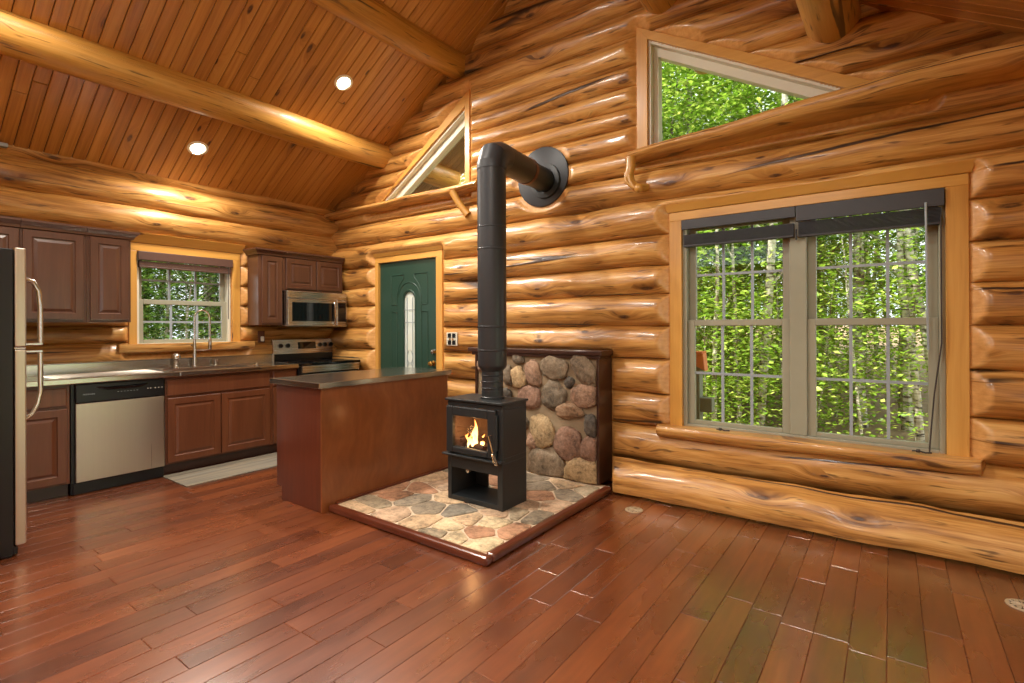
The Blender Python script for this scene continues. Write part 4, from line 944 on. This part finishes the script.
# island
IX0, IX1, IY0, IY1 = 1.935, 2.528, -1.828, -.566
isl = thing('kitchen_island', 'stained plywood kitchen island with thin steel countertop', 'kitchen island', ((IX0 + IX1) / 2, (IY0 + IY1) / 2, 0))
MB().prism([(IX0 + .07, .001), (IX1, .001), (IX1, .876), (IX0, .876), (IX0, .10), (IX0 + .07, .10)], lambda a, b, d_: (a, d_, b), IY0, IY0 + .02).build('end_panel', M['redz'], isl, bevel=.002)
MB().prism([(IX0 + .07, .001), (IX1, .001), (IX1, .876), (IX0, .876), (IX0, .10), (IX0 + .07, .10)], lambda a, b, d_: (a, d_, b), IY1 - .02, IY1).build('end_panel', M['redz'], isl, bevel=.002)
box('back_panel', M['ply'], isl, IX1 - .012, IX1 + .004, IY0 - .004, IY1, .001, .876, .002)
box('carcass', M['basecab'], isl, IX0 + .015, IX1 - .013, IY0 + .021, IY1 - .021, .10, .874, 0)
box('toe_kick', M['dky'], isl, IX0 + .075, IX1 - .013, IY0 + .021, IY1 - .021, .001, .10, 0)
def panel_door_nx(parent, y0, y1, z0, z1, x): return MB().rings(y0, y1, z0, z1, lambda a, b, d_: (x - d_, a, b), [(0, .016), (.003, .019), (.052, .019), (.058, .011), (.066, .010), (.086, .017), (.088, .017)]).build('door', M['basecab'], parent)
for a, b in ((-1.81, -1.41), (-1.40, -1.0), (-.99, -.585)): panel_door_nx(isl, a, b, .115, .86, IX0 + .015)
box('countertop', M['counter'], isl, IX0 - .045, IX1 + .022, IY0 - .032, IY1 + .035, .877, .918, .004)

# rug
rg_ = MB(); vs = []; nx, ny = 30, 60
for i in range(nx + 1):
    for j in range(ny + 1):
        x = .575 + .51 * i / nx; y = -2.125 + 1.135 * j / ny
        vs.append((x + .004 * nz(y * 4, 1, 0), y, .008 + .002 * nz(x * 7, y * 7, 0)))
nb = len(vs); vs += [(x, y, .001) for x, y, z in vs]
W_ = ny + 1
fs = [(i * W_ + j, (i + 1) * W_ + j, (i + 1) * W_ + j + 1, i * W_ + j + 1) for i in range(nx) for j in range(ny)]
fs += [tuple(k + nb for k in f[::-1]) for f in fs]
for i in range(nx):
    for j in (0, ny): fs.append((i * W_ + j, (i + 1) * W_ + j, (i + 1) * W_ + j + nb, i * W_ + j + nb))
for j in range(ny):
    for i in (0, nx): fs.append((i * W_ + j, i * W_ + j + 1, i * W_ + j + 1 + nb, i * W_ + j + nb))
tag(rg_.add(vs, fs).build('rug', M['rug'], None, smooth=True), 'pale striped runner rug in front of the sink cabinet', 'rug')

# wall plates and small fittings
sw = thing('switch_plate', 'patterned metal switch plate on the logs beside the green door', 'switch plate', (2.12, -.08, 1.18))
box('plate', M['vinyllight'], sw, 2.07, 2.215, -.098, -.086, 1.115, 1.25, .003)
scr = MB()
for cx, cz in ((2.112, 1.218), (2.172, 1.218), (2.112, 1.147), (2.172, 1.147)):
    scr.lathe([(.010, -.100), (.023, -.102), (.025, -.098)], (cx, 0, cz), 'y', 16)
    for a_ in (pi / 4, 3 * pi / 4, 5 * pi / 4, 7 * pi / 4): scr.tube([(cx + .02 * cos(a_), -.100, cz + .02 * sin(a_)), (cx + .033 * cos(a_), -.100, cz + .033 * sin(a_))], [.007, .003], 6)
scr.build('scrollwork', M['black'], sw, smooth=True)
for xx in (2.122, 2.162): box('toggle', M['brass'], sw, xx - .004, xx + .004, -.112, -.098, 1.172, 1.192, .001)
ou = thing('outlet', 'dark outlet plate with a white plug between sink window and range', 'outlet', (.09, -.98, 1.18))
box('plate', M['copper'], ou, .075, .085, -1.02, -.945, 1.14, 1.27, .002)
box('plug', M['white'], ou, .085, .115, -.995, -.965, 1.155, 1.21, .006)
def register(x, y, label):
    r = thing('floor_register', label, 'floor vent', (x, y, 0), 'round floor vents')
    rr = .062
    MB().lathe([(rr, .0005), (rr, .004), (rr - .006, .0065), (rr - .014, .006), (rr - .014, .0005)], (x, y, 0), 'z', 32).build('rim', M['vent'], r, smooth=True)
    MB().lathe([(rr - .014, .0008), (0, .0012)], (x, y, 0), 'z', 24).build('throat', M['dark'], r)
    g = MB()
    for i in range(6):
        a_ = pi * i / 6; g.tube([(x - (rr - .014) * cos(a_), y - (rr - .014) * sin(a_), .004), (x, y, .0055), (x + (rr - .014) * cos(a_), y + (rr - .014) * sin(a_), .004)], .0035, 6)
    for i in range(6):
        a_ = pi * i / 3; g.lathe([(.009, .002), (.009, .006), (.005, .007)], (x + .032 * cos(a_), y + .032 * sin(a_), 0), 'z', 10)
    g.build('grille', M['vent'], r, smooth=True); return r
register(4.28, -.50, 'pale round floor vent near the hearth corner')
register(6.25, -.63, 'pale round floor vent at the right edge of the photo')

# recessed lamps
def can(x, y, side, label, power):
    f = cl if side < 0 else cr; u = (x if side < 0 else 2 * RX - x) * L
    c = thing('recessed_light', label, 'light', f(u, y, 0), 'recessed ceiling lights')
    nrm = Vector((sx_ if side < 0 else -sx_, 0, -cx_)); o = Vector(f(u, y, .001)); a = Vector((cx_ if side < 0 else -cx_, 0, sx_)); b = Vector((0, 1, 0))
    P = lambda r, h_: [o + a * (r * cos(2 * pi * i / 32)) + b * (r * sin(2 * pi * i / 32)) + nrm * h_ for i in range(32)]
    def ringm(pr_, nm, mt, capped=False):
        vs = []; [vs.extend(P(*q)) for q in pr_]; m_ = len(pr_)
        fs = [(i * 32 + j, i * 32 + (j + 1) % 32, (i + 1) * 32 + (j + 1) % 32, (i + 1) * 32 + j) for i in range(m_ - 1) for j in range(32)]
        if capped: fs.append(tuple(range((m_ - 1) * 32, m_ * 32)))
        return MB().add(vs, fs).build(nm, mt, c, smooth=True)
    ringm([(.088, 0), (.086, .008), (.068, .010), (.060, .004)], 'trim_ring', M['white'])
    ringm([(.062, .004), (.04, .010), (.012, .013)], 'lens', M['lamp'], True)
    la = bpy.data.lights.new('can_lamp', 'AREA'); la.shape = 'DISK'; la.size = .12; la.energy = power; la.color = (1., .93, .82); la.spread = radians(165)
    lo = bpy.data.objects.new('can_lamp', la); COL.objects.link(lo); lo.location = o + nrm * .02
    lo.rotation_euler = Vector((0, 0, -1)).rotation_difference(Vector((nrm.x * .6, 0, -1)).normalized()).to_euler()
    return c
PW = 46
can(1.57, -.96, -1, 'lit recessed ceiling light between the two left log beams', PW)
can(.485, -1.79, -1, 'lit recessed ceiling light above the sink window', PW * .5)
for x, y, s_, f_ in ((.485, -4.3, -1, .5), (1.57, -3.3, -1, .55), (1.57, -5.4, -1, .8), (5.09, -3.4, 1, .75), (5.09, -5.4, 1, .8), (2.75, -2.5, -1, 1.15)):  # unseen lamps added to brighten the room and the gable wall
    can(x, y, s_, 'added recessed ceiling light out of view, brightening the room', PW * f_)
tag(box('ceiling_speaker', M['muntin'], None, .085, .15, -3.16, -3.02, 2.735, 2.765, .004), 'small grey vent box where ceiling meets log wall, left edge', 'vent')

# ------------------------------------------------------------------ outdoors
g = MB(); n = 40; vs = [(-26 + 60 * i / n, -16 + 50 * j / n, 0) for i in range(n + 1) for j in range(n + 1)]
def gz(x, y):
    d_ = max(0., -x - 1, y - 1.); return -.75 + .03 * d_ + .12 * nz(x * .4, y * .4, 0) + (.02 * max(0, y - 8) ** 1.2)
vs = [(x, y, gz(x, y)) for x, y, z in vs]
tag(g.add(vs, [(i * (n + 1) + j, (i + 1) * (n + 1) + j, (i + 1) * (n + 1) + j + 1, i * (n + 1) + j + 1) for i in range(n) for j in range(n)]).build('ground', M['ground'], None, smooth=True), 'leaf littered forest ground outside', None, None, 'structure')
M['grass'] = plain('lawn', srgb(172, 194, 150), .9, 0., .6, 12, .3)
lw = MB(); vs = [(7.9 + 12 * i / 20, -9 + 14 * j / 20, gz(7.9 + 12 * i / 20, -9 + 14 * j / 20) + .12) for i in range(21) for j in range(21)]
tag(lw.add(vs, [(i * 21 + j, (i + 1) * 21 + j, (i + 1) * 21 + j + 1, i * 21 + j + 1) for i in range(20) for j in range(20)]).build('lawn', M['grass'], None, smooth=True), 'mown lawn beside the house', None, None, 'structure')
rt = random.Random(21)
def foliage_mesh(name, mat, h0, h1, rad, count, leaf, shape):
    m = MB(); cl_ = []
    for _ in range(int(count / 38)):
        z = h0 + (h1 - h0) * rt.random(); t_ = (z - h0) / (h1 - h0); R = rad * (shape(t_)) * sqrt(rt.random()); a_ = rt.random() * 6.283
        cl_.append((R * cos(a_), R * sin(a_), z, .22 + .3 * rt.random()))
    for cx, cy, cz, s_ in cl_:
        for _ in range(38):
            p = Vector((cx + rt.gauss(0, s_), cy + rt.gauss(0, s_), cz + rt.gauss(0, s_ * .35)))
            a_ = rt.random() * 6.283; tl = rt.gauss(0, .45); L_ = leaf * rt.uniform(.6, 1.25)
            u = Vector((cos(a_), sin(a_), tl * .5 - .2)).normalized(); v = Vector((-sin(a_), cos(a_), rt.gauss(0, .4))).normalized(); w_ = u.cross(v)
            m.add([p - u * L_ * .5, p + v * L_ * .32 + w_ * L_ * .05, p + u * L_ * .55, p - v * L_ * .32 + w_ * L_ * .05], [(0, 1, 2, 3)])
    o = m.build(name, mat, None, recalc=False); me = o.data; bpy.data.objects.remove(o); return me
def trunk_mesh(h_, r, lean, seed):
    m = MB(); n = 10; pts = [(lean * (i / n) * h_ + .10 * nz(i * .4, seed, 0), .10 * nz(i * .4, seed, 5), h_ * i / n) for i in range(n + 1)]
    m.tube(pts, [r * (1 - .6 * i / n) for i in range(n + 1)], 9)
    for k in range(7):
        i = 3 + k % 7; b = Vector(pts[i]); a_ = k * 2.4 + seed
        m.tube([b, b + Vector((cos(a_) * .5, sin(a_) * .5, .35)), b + Vector((cos(a_) * 1.1, sin(a_) * 1.1, .9))], [r * .3, r * .2, r * .08], 6)
    o = m.build('trunk', M['bark'], None, smooth=True, recalc=False); me = o.data; bpy.data.objects.remove(o); return me
CRX = 0
TRK = [trunk_mesh(9., .10, .03, 1.), trunk_mesh(8., .075, .12, 2.), trunk_mesh(9.5, .13, -.04, 3.), trunk_mesh(7., .06, -.14, 4.)]
full = lambda t_: .55 + .6 * sin(pi * min(1, t_ * 1.05))
CRN = {'a': [foliage_mesh('leaf_crown', M['leafa'], 1.2, 9.5, 1.9, 7600, .10, full), foliage_mesh('leaf_crown', M['leafa'], 2.4, 9., 1.7, 6200, .10, full)],
       'b': [foliage_mesh('leaf_crown', M['leafb'], 1.6, 9.5, 1.9, 6600, .10, full), foliage_mesh('leaf_crown', M['leafb'], 2.8, 9., 1.7, 5200, .10, full)],
       's': [foliage_mesh('leaf_crown', M['leafa'], .5, 3.2, 1.0, 2400, .085, full), foliage_mesh('leaf_crown', M['leafa'], .2, 2.4, .9, 1800, .08, full)],
       't': [foliage_mesh('leaf_crown', M['leafa'], 4.2, 9.5, 1.9, 4200, .10, full)],
       'k': [foliage_mesh('leaf_crown', M['leafb'], .3, 3.2, 1.0, 1900, .08, full)]}
def tree(x, y, kind, label, group, cat='tree', sc=1.):
    r = thing('sapling' if kind in 'sk' else 'birch_tree', label, cat, (x, y, gz(x, y) - .05), group)
    r.rotation_euler = (0, 0, rt.random() * 6.28); r.scale = (sc,) * 3
    tr = bpy.data.objects.new('trunk', TRK[rt.randrange(4)]); COL.objects.link(tr); tr.parent = r
    if kind in 'sk': tr.scale = (.3, .3, .36)
    f = bpy.data.objects.new('crown', rt.choice(CRN[kind])); COL.objects.link(f); f.parent = r
for i in range(46):
    y = 5.2 + 15 * (i / 46) + rt.random(); x = 5.76 - .16 * (y + 4) + rt.uniform(-.36, .36) * (y + 4.)
    tree(x, y, 'a' if rt.random() < .75 else 'b', 'leafy birch tree with a pale trunk beyond the gable windows', 'forest trees beyond the gable wall', sc=rt.uniform(.8, 1.2))
for i in range(34):
    y = 4.2 + 9 * (i / 34) + rt.random() * .6; x = 5.6 - .15 * (y + 4) + rt.uniform(-.32, .14) * (y + 4.)
    tree(x, y, 's', 'bright green sapling growing outside the large window', 'saplings beyond the gable wall', 'sapling', sc=rt.uniform(.8, 1.25))
for i in range(12):
    y = 4.6 + .6 * i + rt.random() * .5; x = 5.7 - .16 * (y + 4) + (((i * 5) % 12) / 11 - .5) * .56 * (y + 4.)
    tree(x, y, 't', 'bare pale birch trunk with its leaves high up beyond the gable windows', 'bare birch trunks beyond the gable wall', sc=rt.uniform(.8, 1.1))
for i in range(9):
    tree(-3.2 - 1.1 * i + rt.random(), 6.2 + 5 * ((i * 4) % 9) / 9 + rt.random(), 'a', 'tall leafy tree beyond the narrow left gable window', 'forest trees beyond the left gable window', sc=rt.uniform(1., 1.25))
for i in range(10):
    tree(15.5 + (i % 5) * 1.2 + rt.random(), -4.5 + i * .8 + rt.random(), 'a', 'leafy tree growing beside the house, outside the photo to the right', 'trees beside the house', sc=rt.uniform(.9, 1.1))
for i in range(44):
    x = -4.6 - 15 * (i / 44) - rt.random(); y = -1.7 + .40 * (-x) + rt.uniform(-.30, .30) * (6 - x)
    tree(x, y, 'b' if rt.random() < .8 else 'a', 'grey green forest tree beyond the kitchen window', 'forest trees beyond the kitchen wall', sc=rt.uniform(.8, 1.2))
for i in range(40):
    x = -3.8 - 13 * (i / 40) - rt.random() * .5; y = -1.7 + .38 * (-x) + rt.uniform(-.25, .25) * (6 - x)
    tree(x, y, 'k', 'muted green sapling beyond the kitchen window', 'saplings beyond the kitchen wall', 'sapling', sc=rt.uniform(.9, 1.3))
# deck rail seen at the lower left of the big window
dk = thing('deck_railing', 'weathered deck railing with orange topped post outside the large window', 'railing', (3.9, 2.0, -.4))
MB().prism([(3.86, -.5), (4.02, -.5), (4.02, .86), (3.86, .86)], lambda a, b, d_: (a, d_, b), 1.93, 2.07).build('post', M['deck'], dk, bevel=.01)
MB().prism([(3.82, .93), (4.04, .99), (4.06, 1.02), (3.82, 1.02)], lambda a, b, d_: (a, d_, b), 1.90, 2.1).build('post_cap', M['redcedar'], dk, bevel=.01)
MB().prism([(3.97, .86), (4.08, .80), (4.06, 1.0), (3.97, 1.0)], lambda a, b, d_: (a, d_, b), 1.92, 2.06).build('brace', M['redcedar'], dk, bevel=.006)
MB().box(2.2, 4.15, 1.94, 2.06, .34, .50).build('rail', M['deck'], dk, bevel=.01)
MB().box(2.2, 4.15, 1.95, 2.05, -.02, .08).build('rail', M['deck'], dk, bevel=.01)

# ------------------------------------------------------------------ light, world, camera
su = bpy.data.lights.new('sun', 'SUN'); su.energy = 8.; su.angle = radians(1.); su.color = (1., .95, .84)
so_ = bpy.data.objects.new('sun', su); COL.objects.link(so_)
dirv = Vector((.42, .50, -.95)).normalized(); so_.rotation_euler = Vector((0, 0, -1)).rotation_difference(dirv).to_euler()
fl_ = bpy.data.lights.new('fire_glow', 'POINT'); fl_.energy = .8; fl_.color = (1, .5, .2); fl_.shadow_soft_size = .04
fo_ = bpy.data.objects.new('fire_glow', fl_); COL.objects.link(fo_); fo_.location = (fx, fy - .05, .56)
wd = bpy.data.worlds.new('World'); S.world = wd; wd.use_nodes = True
bgn = wd.node_tree.nodes['Background']; bgn.inputs[0].default_value = (.90, .95, 1., 1); bgn.inputs[1].default_value = 1.9
cd = bpy.data.cameras.new('Camera'); co = bpy.data.objects.new('Camera', cd); COL.objects.link(co); S.camera = co
cd.sensor_width = 36; cd.sensor_fit = 'HORIZONTAL'; cd.lens = 513.541 / 1024 * 36; cd.shift_x = -5.639 / 1024; cd.shift_y = -15.642 / 1024; cd.clip_start = .02; cd.clip_end = 200
mat_ = Matrix.Rotation(radians(36.034), 4, 'Z') @ Matrix.Rotation(radians(90.091), 4, 'X') @ Matrix.Rotation(radians(-.244), 4, 'Z')
co.matrix_world = Matrix.Translation((5.762, -3.932, 1.306)) @ mat_
S.view_settings.view_transform = 'Standard'; S.view_settings.look = 'None'; S.view_settings.exposure = .56; S.view_settings.gamma = 1.; S.view_settings.use_curve_mapping = False
c_ = S.cycles; c_.max_bounces = 10; c_.diffuse_bounces = 6; c_.glossy_bounces = 4; c_.transparent_max_bounces = 24; c_.sample_clamp_indirect = 6.; c_.caustics_reflective = False; c_.caustics_refractive = False
try: c_.use_denoising = True; c_.denoiser = 'OPENIMAGEDENOISE'
except Exception: pass
